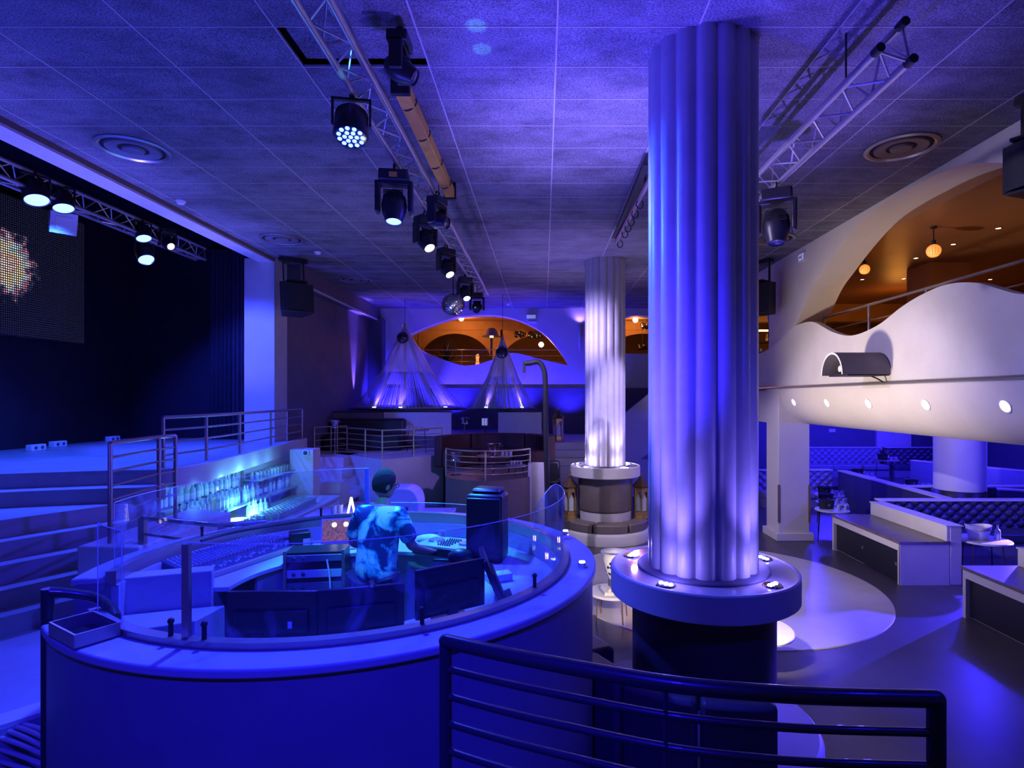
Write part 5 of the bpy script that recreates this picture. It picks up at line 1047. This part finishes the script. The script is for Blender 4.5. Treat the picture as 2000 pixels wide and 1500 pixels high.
stand_bucket('chrome bucket stand in the gap between pale partitions', -2.26, 16.55, 1.5, 0.95); bucket('dim silver bucket in the gap between pale partitions', -2.26, 16.55, 2.455, 0.8)
lc = thing('cube_lamp', 'small glowing lattice cube lamp between the pale partitions', 'lamp', (-1.72,16.8,2.1)); MB().box(-1.80,-1.64,16.78,16.94,2.40,2.60).build('glow_box', 'sign_pale', lc); MB().box(-1.735,-1.705,16.86,16.86+0.03,2.1,2.4).build('stem', 'black_metal', lc)
for x in (-1.80,-1.72,-1.64): MB().box(x-0.006,x+0.006,16.765,16.785,2.40,2.60).build('lattice_bar', 'black_metal', lc)
tablet('small table with glasses behind the angular podium railing', -3.35, 15.1, 1.76, 0.62, 0.36, 'pale_leather')
for i in range(5): tumbler('tumbler on the table behind the angular podium railing', -3.53+0.09*i, 15.0, 2.38, 0.035, 0.09, 'tumblers behind the angular railing')

gp = thing('bent_pole', 'dark padded pole bent over like a crook', 'pole', (0.06,11.6,0))
MB().tube(smoothcurve([(0.08,11.6,0.0),(0.07,11.6,1.2),(0.04,11.6,2.6),(0.03,11.6,3.55),(-0.02,11.6,3.82),(-0.12,11.6,3.92),(-0.25,11.6,3.90),(-0.38,11.6,3.89)],5), [0.055]*36, 10).build('pole', 'black_metal', gp, smooth=60); MB().box(-0.42,-0.36,11.57,11.63,3.70,3.93).build('drop_end', 'black_metal', gp); MB().lathe([(0.001,0.03),(0.22,0.03),(0.24,0.0)], (0.08,11.6,0), 24).build('foot', 'black_metal', gp)
da = MB().box(0.0, 0.75, 12.9, 14.6, 0, 0.45).build('trim_10', 'floor_dark'); st(da, 'low dark dais behind the bent pole', 'dais')
cs_ = thing('high_chair', 'black padded high chair behind the bent pole', 'chair', (0.16,13.95,0.45)); MB().box(-0.24,0.24,0.12,0.24,0.72,1.22).build('backrest', 'black_plastic', cs_, local=True, bevel=0.06); MB().box(-0.24,0.24,-0.24,0.22,0.66,0.80).build('seat', 'black_plastic', cs_, local=True, bevel=0.05)
for sx in (-1,1):
    for sy in (-1,1): MB().cyl((0.20*sx,0.19*sy,0),(0.17*sx,0.16*sy,0.67),0.015,8).build('leg', 'white_plastic', cs_, local=True)

def lantern(label, x, y, z, k=1.0, rz=0.2):
    t = thing('moroccan_lantern', label, 'lantern', (x,y,z), rz, 'brass lanterns'); r = 0.17*k
    def hexa(rr, zz): return [(rr*math.cos(PI/3*i), rr*math.sin(PI/3*i), zz) for i in range(6)]
    MB().lathe([(0.001,0.0),(r*1.05,0.0),(r*1.05,0.05*k),(r*0.95,0.06*k)], (0,0,0), 6).build('base', 'gold', t, local=True, smooth=0)
    MB().lathe([(r*0.93,0.06*k),(r*0.93,0.16*k)], (0,0,0), 6).build('lower_band', 'gold', t, local=True, smooth=0); MB().lathe([(r*0.93,0.60*k),(r*0.93,0.70*k)], (0,0,0), 6).build('upper_band', 'gold', t, local=True, smooth=0)
    for i in range(6):
        a = PI/3*i; p0 = Vector((r*0.93*math.cos(a), r*0.93*math.sin(a), 0)); a2 = a+PI/3; p1 = Vector((r*0.93*math.cos(a2), r*0.93*math.sin(a2), 0))
        MB().cyl(p0+Vector((0,0,0.06*k)), p0+Vector((0,0,0.72*k)), 0.012*k, 6).build('corner_post', 'gold', t, local=True)
        q0, q1 = p0*0.97+(p1-p0)*0.12, p0*0.97+(p1-p0)*0.85; m = MB()
        pts = [q0+Vector((0,0,0.17*k)), q1+Vector((0,0,0.17*k)), q1+Vector((0,0,0.44*k)), q0.lerp(q1,0.75)+Vector((0,0,0.50*k)), q0.lerp(q1,0.5)+Vector((0,0,0.57*k)), q0.lerp(q1,0.25)+Vector((0,0,0.50*k)), q0+Vector((0,0,0.44*k))]
        m.add(pts, [tuple(range(7))]); m.build('pane', 'lantern_glass', t, local=True, smooth=0); MB().tube([p*1.01 for p in pts], 0.008*k, 5, closed=True).build('arch_frame', 'gold', t, local=True)
        MB().add([p0+Vector((0,0,0.44*k)), p0+Vector((0,0,0.60*k)), p0.lerp(p1,0.5)+Vector((0,0,0.60*k)), p0.lerp(p1,0.5)+Vector((0,0,0.57*k))], [(0,1,2,3)]).build('spandrel', 'gold', t, local=True, smooth=0)
    MB().lathe([(r*1.15,0.70*k),(r*1.25,0.72*k),(r*1.0,0.76*k),(r*0.55,0.84*k),(r*0.30,0.90*k),(r*0.22,0.95*k),(0.001,0.97*k)], (0,0,0), 6).build('roof', 'dark_wood', t, local=True, smooth=0); MB().tube([(0.04*k*math.cos(2*PI*i/10),0,1.0*k+0.04*k*math.sin(2*PI*i/10)) for i in range(10)], 0.006*k, 5, closed=True).build('ring_handle', 'gold', t, local=True)
lantern('brass lantern left of the far column drum', 0.60, 13.25, 0.46, 1.0); lantern('brass lantern right of the far column drum', 2.22, 13.25, 0.46, 1.0, 0.5); lantern('dim far lantern on the steps behind the bent pole', 0.42, 17.0, 1.93, 0.95)

# ---- amber lounge contents
al_r = railing('thin railing across the leaf-shaped opening', [(-6.5,21.2,4.1),(-3,21.2,4.1),(1.2,21.2,4.1)], 0.85, 3, 0.016, 0.010, 'brass_rail', mid=1)
dl = thing('dome_lamp', 'dome lamp on a dark post in the back lounge', 'lamp', (-1.98,22.0,4.1)); MB().cyl((-1.98,22,4.1),(-1.98,22,5.5),0.05,10).build('post', 'dark_wood', dl); MB().lathe([(0.001,5.86),(0.12,5.84),(0.22,5.72),(0.26,5.58),(0.36,5.54),(0.36,5.52),(0.24,5.54)], (-1.98,22,0), 28).build('dome', 'navy_wall', dl, smooth=60); MB().ball((-1.98,22,5.53), 0.07, 12, 8).build('bulb', 'bulb_amber', dl); point((-1.98,22,5.40), AMBER, LOUNGE_W*0.6, 0.07)
for px, y, Y, r, lb_ in ((901,622,22.4,0.10,'glowing globe bulb at the top of the back lounge'),(1057,673,22.6,0.10,'glowing globe bulb at the right of the back lounge'),(1241,625,22.5,0.10,'glowing globe bulb right of the far column')):
    p = W(px,y,Y); t = thing('globe_bulb', lb_, 'lamp', p, group='globe bulbs in the back lounge'); MB().ball((0,0,0), r, 14, 10).build('globe', 'bulb_warm', t, local=True); MB().cyl((0,0,r),(0,0,6.3-p.z),0.008,6).build('cord', 'black_metal', t, local=True); point(p+Vector((0,-0.2,-0.25)), AMBER, LOUNGE_W, 0.1)
for x, y, z, r, lb_ in ((-0.95,23.0,5.72,0.16,'cluster of dark baubles, left in the back lounge'),(-0.35,23.0,5.70,0.20,'cluster of dark baubles, right in the back lounge'),(4.0,22.6,6.02,0.16,'cluster of dark baubles right of the far column'),(3.9,22.9,5.2,0.14,'lower cluster of dark baubles right of the far column')):
    t = thing('bauble_cluster', lb_, 'pendant', (x,y,z), group='dark bauble pendants')
    for i in range(5): a = 2*PI*i/5; MB().ball((r*math.cos(a),r*math.sin(a),0.05*math.sin(3*a)), r*0.62, 10, 8).build('bauble', 'dark_mirror', t, local=True)
    MB().cyl((0,0,0),(0,0,6.3-z),0.01,6).build('stem', 'black_metal', t, local=True)
og = thing('orange_figurine', 'glowing orange figurine on the lounge railing', 'figurine', (-2.45,21.4,4.1)); MB().lathe([(0.001,0.0),(0.10,0.0),(0.08,0.3),(0.05,0.5),(0.07,0.62),(0.04,0.72),(0.001,0.74)], (-2.45,21.4,4.1), 14).build('body', 'globe_amber', og, smooth=60); MB().obox((-2.5,21.38,4.80),(1,0,0.45),(0,1,0),(-0.45,0,1),0.28,0.12,0.015).build('canopy', 'navy_wall', og)
for px, lb_ in ((812,'dark potted plant at the left tip of the opening'),(872,'dark potted plant behind the lounge railing')):
    p = W(px,690,22.3); t = thing('potted_plant', lb_, 'plant', (p.x,p.y,4.1)); MB().lathe([(0.001,0),(0.12,0),(0.16,0.3),(0.13,0.3)], (0,0,0), 14).build('pot', 'dark_wood', t, local=True); m = MB(); rnd = random.Random(px)
    for i in range(60):
        a, e = rnd.uniform(0,2*PI), rnd.uniform(0.2,1.4); d = Vector((math.cos(a)*math.cos(e),math.sin(a)*math.cos(e),math.sin(e)+0.3)); L_ = rnd.uniform(0.5,1.0); s_ = Vector((-math.sin(a),math.cos(a),0))*0.035
        b0 = Vector((0,0,0.3)); q = b0+d*L_*0.6; e_ = b0+d*L_+Vector((0,0,-0.15)); m.add([b0,q-s_,e_,q+s_], [(0,1,2,3)])
    m.build('leaves', 'leaf', t, local=True, smooth=0, kind='stuff')

# ================================================================== RIGHT BAY: COUNTERS, BANQUETTES, TABLES
def counter(label, y0, y1, x=6.08):
    t = thing('side_counter', label, 'counter', (x,y0,0), group='low counters along the dance floor')
    MB().box(x+0.10,x+0.83,y0+0.02,y1-0.02,0.0,0.70).build('carcass', 'white_paint', t)
    MB().box(x,x+0.85,y0-0.004,y0+0.03,0.0,0.70).build('end_panel', 'white_paint', t, bevel=0.006); MB().box(x+0.02,x+0.85,y0-0.008,y0,0.0,0.06).build('skirting', 'white_paint', t)
    MB().box(x,x+0.12,y0,y1,0.58,0.70).build('front_rail', 'cream_plaster', t); MB().box(x,x+0.12,y1-0.06,y1,0.0,0.58).build('front_stile', 'cream_plaster', t); MB().box(x,x+0.12,y0,y0+0.06,0.0,0.58).build('front_stile', 'cream_plaster', t)
    n = max(2, round((y1-y0)/1.5)); L_ = (y1-y0-0.12)/n
    for i in range(n):
        d = MB().box(x+0.04+0.02*(i%2),x+0.06+0.02*(i%2),y0+0.06+L_*i-0.01,y0+0.06+L_*(i+1)+0.01,0.03,0.58).build('sliding_door', 'black_plastic', t); MB().cyl((x+0.03+0.02*(i%2),y0+0.16+L_*i,0.32),(x+0.042+0.02*(i%2),y0+0.16+L_*i,0.32),0.03,12).build('finger_pull', 'steel_rail', d)
    MB().box(x-0.02,x+0.86,y0-0.02,y1+0.02,0.70,0.745).build('worktop', 'counter_wood', t, bevel=0.004)
    MB().box(x+0.80,x+0.96,y0,y1,0.745,1.0).build('upstand', 'white_paint', t, bevel=0.01); MB().box(x+0.86,x+1.06,y0-0.005,y1,0.0,1.0).build('back_post', 'white_paint', t, bevel=0.01)
    MB().box(x+0.78,x+1.08,y0-0.02,y1,1.0,1.02).build('cap', 'white_paint', t); return t
counter('low side counter with dark sliding doors, beyond the aisle', 9.89, 12.2); counter('low side counter at right edge, nearest the camera', 2.4, 8.46, 6.12)
def tufted(label, x0, x1, y, z1=1.0, z0=0.42, m='blue_leather', seat=True, rz=None, cell=0.125, group='tufted banquettes', base=0.0):
    # diamond-tufted backrest facing -Y, with seat in front
    w = x1-x0; t = thing('tufted_banquette', label, 'banquette', ((x0+x1)/2,y,base), rz or 0.0, group); nx, nz = int(w/cell*6), max(8,int((z1-z0)/cell*6)); P = []
    for j in range(nz+1):
        row = []
        for i in range(nx+1):
            u, v = w*i/nx, (z1-z0)*j/nz; a, b = (u/cell+v/cell*1.1), (u/cell-v/cell*1.1); d = abs(math.sin(PI*a/2*1.0)*math.sin(PI*b/2*1.0))**0.6
            row.append((-w/2+u, -0.02-0.075*d, z0+v))
        P.append(row)
    MB().grid(P).build('tufted_back', m, t, local=True, smooth=80)
    MB().box(-w/2,w/2,0.0,0.16,0.0,z1).build('back_frame', m, t, local=True, bevel=0.02); MB().box(-w/2-0.01,w/2+0.01,-0.09,0.17,z1,z1+0.035).build('top_roll', 'white_paint', t, local=True, bevel=0.012)
    if seat:
        n = max(1,round(w/0.9))
        for i in range(n): MB().box(-w/2+w*i/n+0.004,-w/2+w*(i+1)/n-0.004,-0.66,-0.03,0.26,0.44).build('seat_cushion', m, t, local=True, bevel=0.03)
        MB().box(-w/2,w/2,-0.62,-0.03,0.0,0.26).build('plinth', 'pale_leather', t, local=True)
    return t
tufted('long dark tufted banquette facing the aisle behind the side counter', 7.15, 12.4, 12.35)
tufted('pale tufted banquette against the partition, behind the square pillar', 6.4, 8.7, 17.5, m='pale_leather')
tufted('long pale tufted banquette at the back wall of the bay, left', 9.4, 12.4, 21.4, 1.0, m='pale_leather', base=0.35); tufted('dark tufted banquette at the back wall, half hidden by round pillar', 12.6, 15.4, 21.4, 1.0, m='blue_leather', base=0.35)
b4 = tufted('pale tufted banquette right of the round bay pillar', -1.7, 1.7, 0, 1.3, m='pale_leather', rz=rad(118)); b4.location = (11.9,15.9,0)
def partition(label, x0, y0, x1, y1, z=1.0):
    t = thing('low_partition', label, 'partition', (x0,y0,0), group='low partitions in the bay'); d = Vector((x1-x0,y1-y0,0)).normalized(); n = Vector((-d.y,d.x,0))*0.11
    a, b = Vector((x0,y0,0)), Vector((x1,y1,0)); MB().prism([tuple((a-n)[:2]),tuple((b-n)[:2]),tuple((b+n)[:2]),tuple((a+n)[:2])][::1], 0, z).build('panel', 'blue_leather', t, bevel=0.01); n2 = n*1.2
    MB().prism([tuple((a-n2)[:2]),tuple((b-n2)[:2]),tuple((b+n2)[:2]),tuple((a+n2)[:2])], z, z+0.03).build('cap', 'white_paint', t)
partition('long low partition running back behind the tufted banquette', 8.95, 17.4, 8.75, 12.6); partition('low partition crossing behind the round bay pillar', 8.95, 14.3, 12.5, 14.3); partition('low angled partition right of the round bay pillar', 10.9, 13.9, 13.6, 12.6)
wb_ = thing('pale_cabinet', 'pale square cabinet end at the right edge of the bay', 'cabinet', (13.2,13.3,0)); MB().box(12.75,13.9,13.35,13.95,0,1.42).build('body', 'white_paint', wb_, bevel=0.01); MB().box(12.7,13.95,13.3,14.0,1.42,1.46).build('top', 'white_paint', wb_)
rc = thing('round_pillar', 'smooth round pillar standing in the seating bay', 'pillar', (9.64,13.45,0)); MB().lathe([(0.50,0.0),(0.50,2.62)], (9.64,13.45,0), 64).build('shaft', 'white_paint', rc, smooth=60); MB().lathe([(0.505,0.0),(0.53,0.0),(0.53,1.06),(0.505,1.08)], (9.64,13.45,0), 64).build('skirting', 'black_plastic', rc, smooth=60); MB().box(10.11,10.15,13.25,13.33,0.9,2.6).build('edge_trim', 'white_plastic', rc)
# tables
tablet('pale round table with white bucket before the tufted banquette', 7.62, 10.05, 0, 0.75, 0.42, 'white_desk', 'black_metal', 4)
wbk = thing('white_wine_bucket', 'large oval white wine bucket on the pale round table', 'ice bucket', (7.54,10.05,0.75)); ob = MB().lathe([(0.001,0.0),(0.15,0.0),(0.18,0.12),(0.215,0.22),(0.20,0.22),(0.16,0.10),(0.14,0.02),(0.001,0.02)], (0,0,0), 32); ob.v = [Vector((p.x,p.y*0.75,p.z+(0.03*abs(p.x)/0.2 if p.z > 0.2 else 0))) for p in ob.v]; ob.build('tub', 'white_plastic', wbk, local=True, smooth=60); MB().lathe([(0.001,0.17),(0.185,0.17)], (0,0,0), 24).build('ice', 'pale_leather', wbk, local=True)
def bottle(label, x, y, z, h=0.30, r=0.038, m='bottle_glass', group=None, cap='cap', rz=0.0):
    t = thing('bottle', label, 'bottle', (x,y,z), rz, group)
    MB().lathe([(0.001,0.0),(r*0.95,0.0),(r,0.01),(r,h*0.58),(r*0.85,h*0.66),(r*0.36,h*0.74),(r*0.34,h*0.93),(0.001,h*0.93)], (0,0,0), 14).build('glass', m, t, local=True, smooth=50); MB().lathe([(r*0.40,h*0.92),(r*0.42,h),(0.001,h)], (0,0,0), 10).build('cap', cap, t, local=True); MB().lathe([(r*1.02,h*0.15),(r*1.02,h*0.45)], (0,0,0), 14).build('paper_label', 'paper', t, local=True, smooth=50); return t
bottle('clear bottle beside the white bucket on the round table', 7.82, 9.98, 0.75, 0.26, 0.045); tumbler('tumbler beside the clear bottle on the round table', 7.92, 10.12, 0.75)
def black_bucket(label, x, y, z, k=1.0):
    t = thing('black_bucket', label, 'ice bucket', (x,y,z), group='black oval buckets on the bay tables'); o = MB().lathe([(0.001,0.0),(0.13*k,0.0),(0.16*k,0.20*k),(0.15*k,0.20*k),(0.12*k,0.015)], (0,0,0), 24); o.v = [Vector((p.x*1.2,p.y*0.7,p.z)) for p in o.v]; o.build('tub', 'black_plastic', t, local=True, smooth=60); o = MB().lathe([(0.15*k,0.195*k),(0.165*k,0.195*k),(0.165*k,0.212*k),(0.15*k,0.212*k)], (0,0,0), 24); o.v = [Vector((p.x*1.2,p.y*0.7,p.z)) for p in o.v]; o.build('rim', 'black_metal', t, local=True); MB().cyl((0,-0.125*k,0.10*k),(0,-0.105*k,0.10*k),0.02*k,10).build('badge', 'steel_rail', t, local=True)
spots_ = [(7.25,14.7,0.35,'pale','just right of the square pillar, farther one'),(6.75,13.6,0.35,'pale','just right of the square pillar, middle one'),(6.35,12.75,0.35,'pale','just right of the square pillar, nearest'),(8.2,19.2,0.4,'dark','below the pale back banquette'),(10.0,18.2,0.4,'pale','behind the long low partition, left'),(10.3,16.0,0.42,'pale','behind the long low partition, beside round pillar'),(11.6,19.6,0.4,'dark','below the pale wall panel'),(13.4,17.3,0.4,'dark','right of the round pillar, at the back')]
for i, (x, y, r, c, wh) in enumerate(spots_):
    zb = 0.35 if y > 18.8 else 0.0
    tablet('%s round bay table %s' % (c, wh), x, y, zb, 0.75, r, 'white_desk' if c == 'pale' else 'counter_wood', 'black_metal', 3, 'round tables in the bay')
    black_bucket('black bucket on the bay table %s' % wh, x-0.10, y+0.05, zb+0.75, 0.95)
    for k in range(4): tumbler('tumbler on the bay table %s' % wh, x+0.08+0.075*k, y-0.12+0.05*(k % 2), zb+0.75, 0.032, 0.11, 'tumblers on the bay tables')
    if i in (3,4,6): bottle('tall dark bottle on the bay table %s' % wh, x+0.12, y+0.14, zb+0.75, 0.32, 0.04, 'amber_bottle', 'dark bottles in the bay')
ws = thing('wall_plate', 'small pale switch plate on the bay back wall', 'switch plate', (10.95,22.0,1.95)); MB().box(10.83,11.07,21.97,22.0,1.90,2.02).build('plate', 'white_plastic', ws); MB().box(10.86,10.93,21.96,21.975,1.93,1.99).build('rocker', 'paper', ws)
# upholstered stools at the right edge
for x, y, lb_ in ((8.35,9.3,'small pale round stool at the right edge beside the round table'),):
    t = thing('round_stool', lb_, 'stool', (x,y,0)); MB().lathe([(0.001,0.45),(0.20,0.45),(0.24,0.42),(0.24,0.36),(0.001,0.36)], (0,0,0), 24).build('seat', 'pale_leather', t, local=True, smooth=60); MB().lathe([(0.18,0.0),(0.15,0.36)], (0,0,0), 24).build('drum_base', 'blue_leather', t, local=True)
for i, (x, y, lb_) in enumerate(((8.3,11.0,'downlight'),(10.6,15.4,'downlight'),(7.4,16.2,'downlight'),(12.2,19.3,'downlight'),(9.6,19.6,'downlight'),(12.0,10.5,'downlight'))):
    t = thing('bay_downlight', ['blue ceiling lamp over the pale round table','blue ceiling lamp behind the round bay pillar','blue ceiling lamp above the pillar-side tables','blue ceiling lamp by the pale wall panel','blue ceiling lamp over the back banquette','blue ceiling lamp at the far right of the bay'][i], 'light', (x,y,2.6), group='blue lamps in the bay ceiling'); MB().lathe([(0.10,2.6),(0.10,2.57),(0.08,2.565)], (x,y,0), 20).build('bezel', 'white_plastic', t); MB().lathe([(0.001,2.575),(0.08,2.57)], (x,y,0), 20).build('lens', 'lens_blue', t); point((x,y,2.40), BLUE, BAY_W[i], 0.10)

# ================================================================== BALCONY
railing('dark metal handrail behind the wavy parapet', [(5.95,2.0,3.75),(5.95,5.0,3.75),(5.95,6.9,3.75),(5.95,9.0,3.75),(5.95,10.6,3.75),(5.95,12.3,3.75),(5.95,13.2,3.75)], 1.15, 3, 0.024, 0.012, 'steel_rail', mid=1)
for (x, y, z, r), lb_ in (((6.72,9.98,5.73,0.115),'amber globe lantern hanging in the arch, nearer one'),((6.40,11.55,5.76,0.10),'amber globe lantern hanging in the arch, farther one')):
    t = thing('globe_pendant', lb_, 'lamp', (x,y,z), group='amber globe lanterns'); MB().ball((0,0,0), r, 16, 12).build('globe', 'globe_amber', t, local=True); MB().ball((0,0,0.02), r*0.45, 10, 8).build('bulb', 'bulb_amber', t, local=True)
    for i in range(8): a = PI*i/8; MB().tube([(r*1.02*math.cos(a)*math.sin(s), r*1.02*math.sin(a)*math.sin(s), r*1.02*math.cos(s)) for s in [2*PI*k/16 for k in range(16)]], 0.002, 4, closed=True).build('wire', 'dark_wood', t, local=True)
    MB().cyl((0,0,r),(0,0,r+0.07),0.035,10).build('cap', 'black_metal', t, local=True); MB().cyl((0,0,r+0.05),(0,0,6.16-z),0.010,6).build('stem', 'black_metal', t, local=True); MB().cyl((0,0,6.12-z),(0,0,6.155-z),0.05,12).build('canopy', 'black_metal', t, local=True); point((x,y,z-r-0.30), AMBER, GLOBE_W, 0.1)
for i, (x, y) in enumerate(((7.89,10.05),(7.85,11.1),(7.84,12.2),(8.89,14.3),(11.1,14.4),(7.92,14.4),(9.9,11.6),(7.9,9.0))):
    t = thing('downlight', 'tiny warm downlight in the balcony ceiling, %s' % ['third from right edge','beside the nearer globe','between the two globes','deep row, middle','deep row, far right','above the farther globe','over the middle pier','at the right edge'][i], 'light', (x,y,6.15), group='downlights in the balcony ceiling'); MB().lathe([(0.05,6.15),(0.055,6.14),(0.04,6.138)], (x,y,0), 16).build('bezel', 'gold', t); MB().lathe([(0.001,6.143),(0.04,6.141)], (x,y,0), 16).build('lens', 'bulb_warm', t); spot((x,y,6.10), (x,y,3.7), AMBER, DOWN_W, 120, 0.9, 0.05)
ba = thing('back_bar_shelf', 'warm lit shelf of bottles at the far end of balcony', 'shelf', (6.9,17.9,3.75)); MB().box(6.3,8.0,17.9,18.2,3.75,4.6).build('cabinet', 'dark_wood', ba); MB().box(6.3,8.0,17.86,17.9,5.25,5.30).build('glow_strip', 'bulb_amber', ba); MB().box(6.3,8.0,17.9,18.2,4.9,4.93).build('shelf', 'dark_wood', ba)
for k in range(9): bottle('amber bottle on the lit balcony shelf', 6.4+0.18*k, 18.0, 4.93 if k % 2 else 4.6, 0.28, 0.04, 'amber_bottle', 'bottles on the balcony shelf')

# ================================================================== BAR UNDER THE STAGE
bbk = thing('back_bar', 'stepped back bar shelves under the stage edge', 'bar', (-5.4,8.3,0.8))
MB().box(-5.75,-5.65,8.15,13.0,0.8,1.93).build('back_panel', 'white_paint', bbk); MB().box(-5.64,-5.36,8.2,10.5,1.55,1.58).build('shelf', 'clear_glass', bbk); MB().box(-5.40,-5.08,8.2,10.5,1.36,1.39).build('shelf', 'clear_glass', bbk)
MB().box(-5.64,-5.30,10.8,12.9,1.64,1.67).build('shelf', 'clear_glass', bbk); MB().box(-5.64,-5.25,10.8,12.9,1.30,1.33).build('shelf', 'clear_glass', bbk)
for y in (8.2,9.35,10.5,10.8,12.9): MB().box(-5.64,-5.60,y-0.015,y+0.015,0.8,1.9).build('upright', 'steel_rail', bbk); MB().box(-5.12,-5.09,y-0.012,y+0.012,1.16,1.40).build('upright', 'steel_rail', bbk)
bc = thing('bar_counter', 'pale glowing bar counter in front of the back bar', 'counter', (-4.9,8.3,0.8)); MB().box(-5.60,-4.25,8.2,12.2,1.10,1.15).build('top', 'white_desk', bc, bevel=0.008); MB().box(-5.58,-4.32,8.25,12.15,0.8,1.10).build('body', 'white_paint', bc)
rnd = random.Random(3)
protos = {}
def place_bottle(kind, lb_, grp, x, y, z):
    spec = {'a':(0.31,0.040,'bottle_glass'),'b':(0.29,0.045,'bottle_glass'),'c':(0.33,0.037,'clear_glass'),'d':(0.30,0.040,'amber_bottle')}[kind]
    if kind not in protos: protos[kind] = bottle(lb_, x, y, z, spec[0], spec[1], spec[2], grp)
    else: dup(protos[kind], (x,y,z), rnd.uniform(0,6), lb_, grp)
for i in range(17): place_bottle(rnd.choice('aabc'), 'clear bottle in the upper row of the back bar', 'upper row bottles on the back bar', -5.50+rnd.uniform(-0.03,0.03), 8.28+0.13*i, 1.58)
for i in range(16): place_bottle(rnd.choice('abbc'), 'clear bottle in the lower front row of the back bar', 'front row bottles on the back bar', -5.22+rnd.uniform(-0.03,0.03), 8.30+0.135*i, 1.39)
for i in range(11): place_bottle(rnd.choice('abcd'), 'bottle on the far lower shelf of the back bar', 'far shelf bottles on the back bar', -5.42+rnd.uniform(-0.03,0.03), 10.9+0.18*i, 1.33)
for i in range(10): place_bottle(rnd.choice('ab'), 'bottle standing on the bar counter under the shelves', 'bottles on the bar counter', -5.0+rnd.uniform(-0.05,0.05), 8.4+0.16*i if i < 5 else 9.9+0.10*(i-5), 1.15)
tmb = MB().lathe([(0.001,0),(0.030,0),(0.036,0.12),(0.032,0.12),(0.026,0.008),(0.001,0.008)], (0,0,0), 12).mesh('tumbler', 'clear_glass', smooth=50)
def tum(lb_, grp, x, y, z):
    o = bpy.data.objects.new('tumbler', tmb); COL.objects.link(o); o.location = (x,y,z); tag(o, lb_, 'glass', grp)
for i in range(16):
    for j in range(5): tum('tumbler in the glass rows on the bar counter', 'glass rows on the bar counter', -4.78+0.085*j+rnd.uniform(-.008,.008), 9.5+0.115*i, 1.15)
for i in range(14):
    for j in range(2): tum('glass on the top shelf under the stage edge', 'glasses on the top bar shelf', -5.52+0.10*j, 10.95+0.14*i, 1.67)
for i in range(10):
    for j in range(2): tum('tumbler at the near end of the bar counter', 'near glasses on the bar counter', -4.75+0.09*j, 8.35+0.10*i, 1.15)
for i, (x, y) in enumerate(((-5.05,9.55),(-4.92,9.95))):
    t = thing('glow_disc', ['glowing disc lamp on the bar counter, nearer one','glowing disc lamp on the bar counter, farther one'][i], 'lamp', (x,y,1.15), group='disc lamps on the bar'); MB().lathe([(0.10,0.0),(0.14,0.02),(0.15,0.05),(0.001,0.06)], (0,0,0), 28).build('glow', 'led_cyan', t, local=True, smooth=60); MB().lathe([(0.001,0.0),(0.12,0.0),(0.13,0.015)], (0,0,0), 28).build('base', 'chrome', t, local=True)
    point((x,y,1.40), (0.15,0.75,1.0), BAR_W, 0.1)

# ================================================================== DANCE FLOOR TABLES
tb = tablet('small white side table with books, left of the near column', 0.98, 8.35, 0, 0.42, 0.34, 'white_plastic', 'gold', 4)
for i, (m, lb_, w_) in enumerate((('paper','lower pale book in the stack on the side table',0.30),('book_red','upper book with red cover patch on the side table',0.27))):
    t = thing('book', lb_, 'book', (0.98,8.25,0.42+0.05*i), 0.2+0.25*i, 'books on the side table'); MB().box(-w_/2,w_/2,-0.11,0.11,0.005,0.045).build('pages', 'paper', t, local=True); MB().box(-w_/2-0.005,w_/2+0.005,-0.115,0.115,0.0,0.005).box(-w_/2-0.005,w_/2+0.005,-0.115,0.115,0.045,0.05).build('cover', 'white_plastic', t, local=True)
    if i: MB().box(-0.10,-0.02,-0.117,-0.114,0.012,0.04).build('cover_patch', 'book_red', t, local=True)
pv = thing('spotted_planter', 'black and white spotted flared planter on the books', 'planter', (1.02,8.28,0.52)); MB().lathe([(0.001,0.0),(0.10,0.0),(0.10,0.09),(0.085,0.10)], (0,0,0), 24).build('foot', 'navy_wall', pv, local=True, smooth=40); MB().lathe([(0.09,0.10),(0.14,0.22),(0.18,0.38)], (0,0,0), 28).build('bowl', 'spotted', pv, local=True, smooth=50); MB().lathe([(0.18,0.38),(0.205,0.48),(0.185,0.48),(0.15,0.36),(0.001,0.34)], (0,0,0), 28).build('rim', 'white_plastic', pv, local=True, smooth=50)
tablet('white round coffee table lit under the near column shelf', 2.52, 7.05, 0, 0.40, 0.50, 'white_plastic', 'gold', 3)
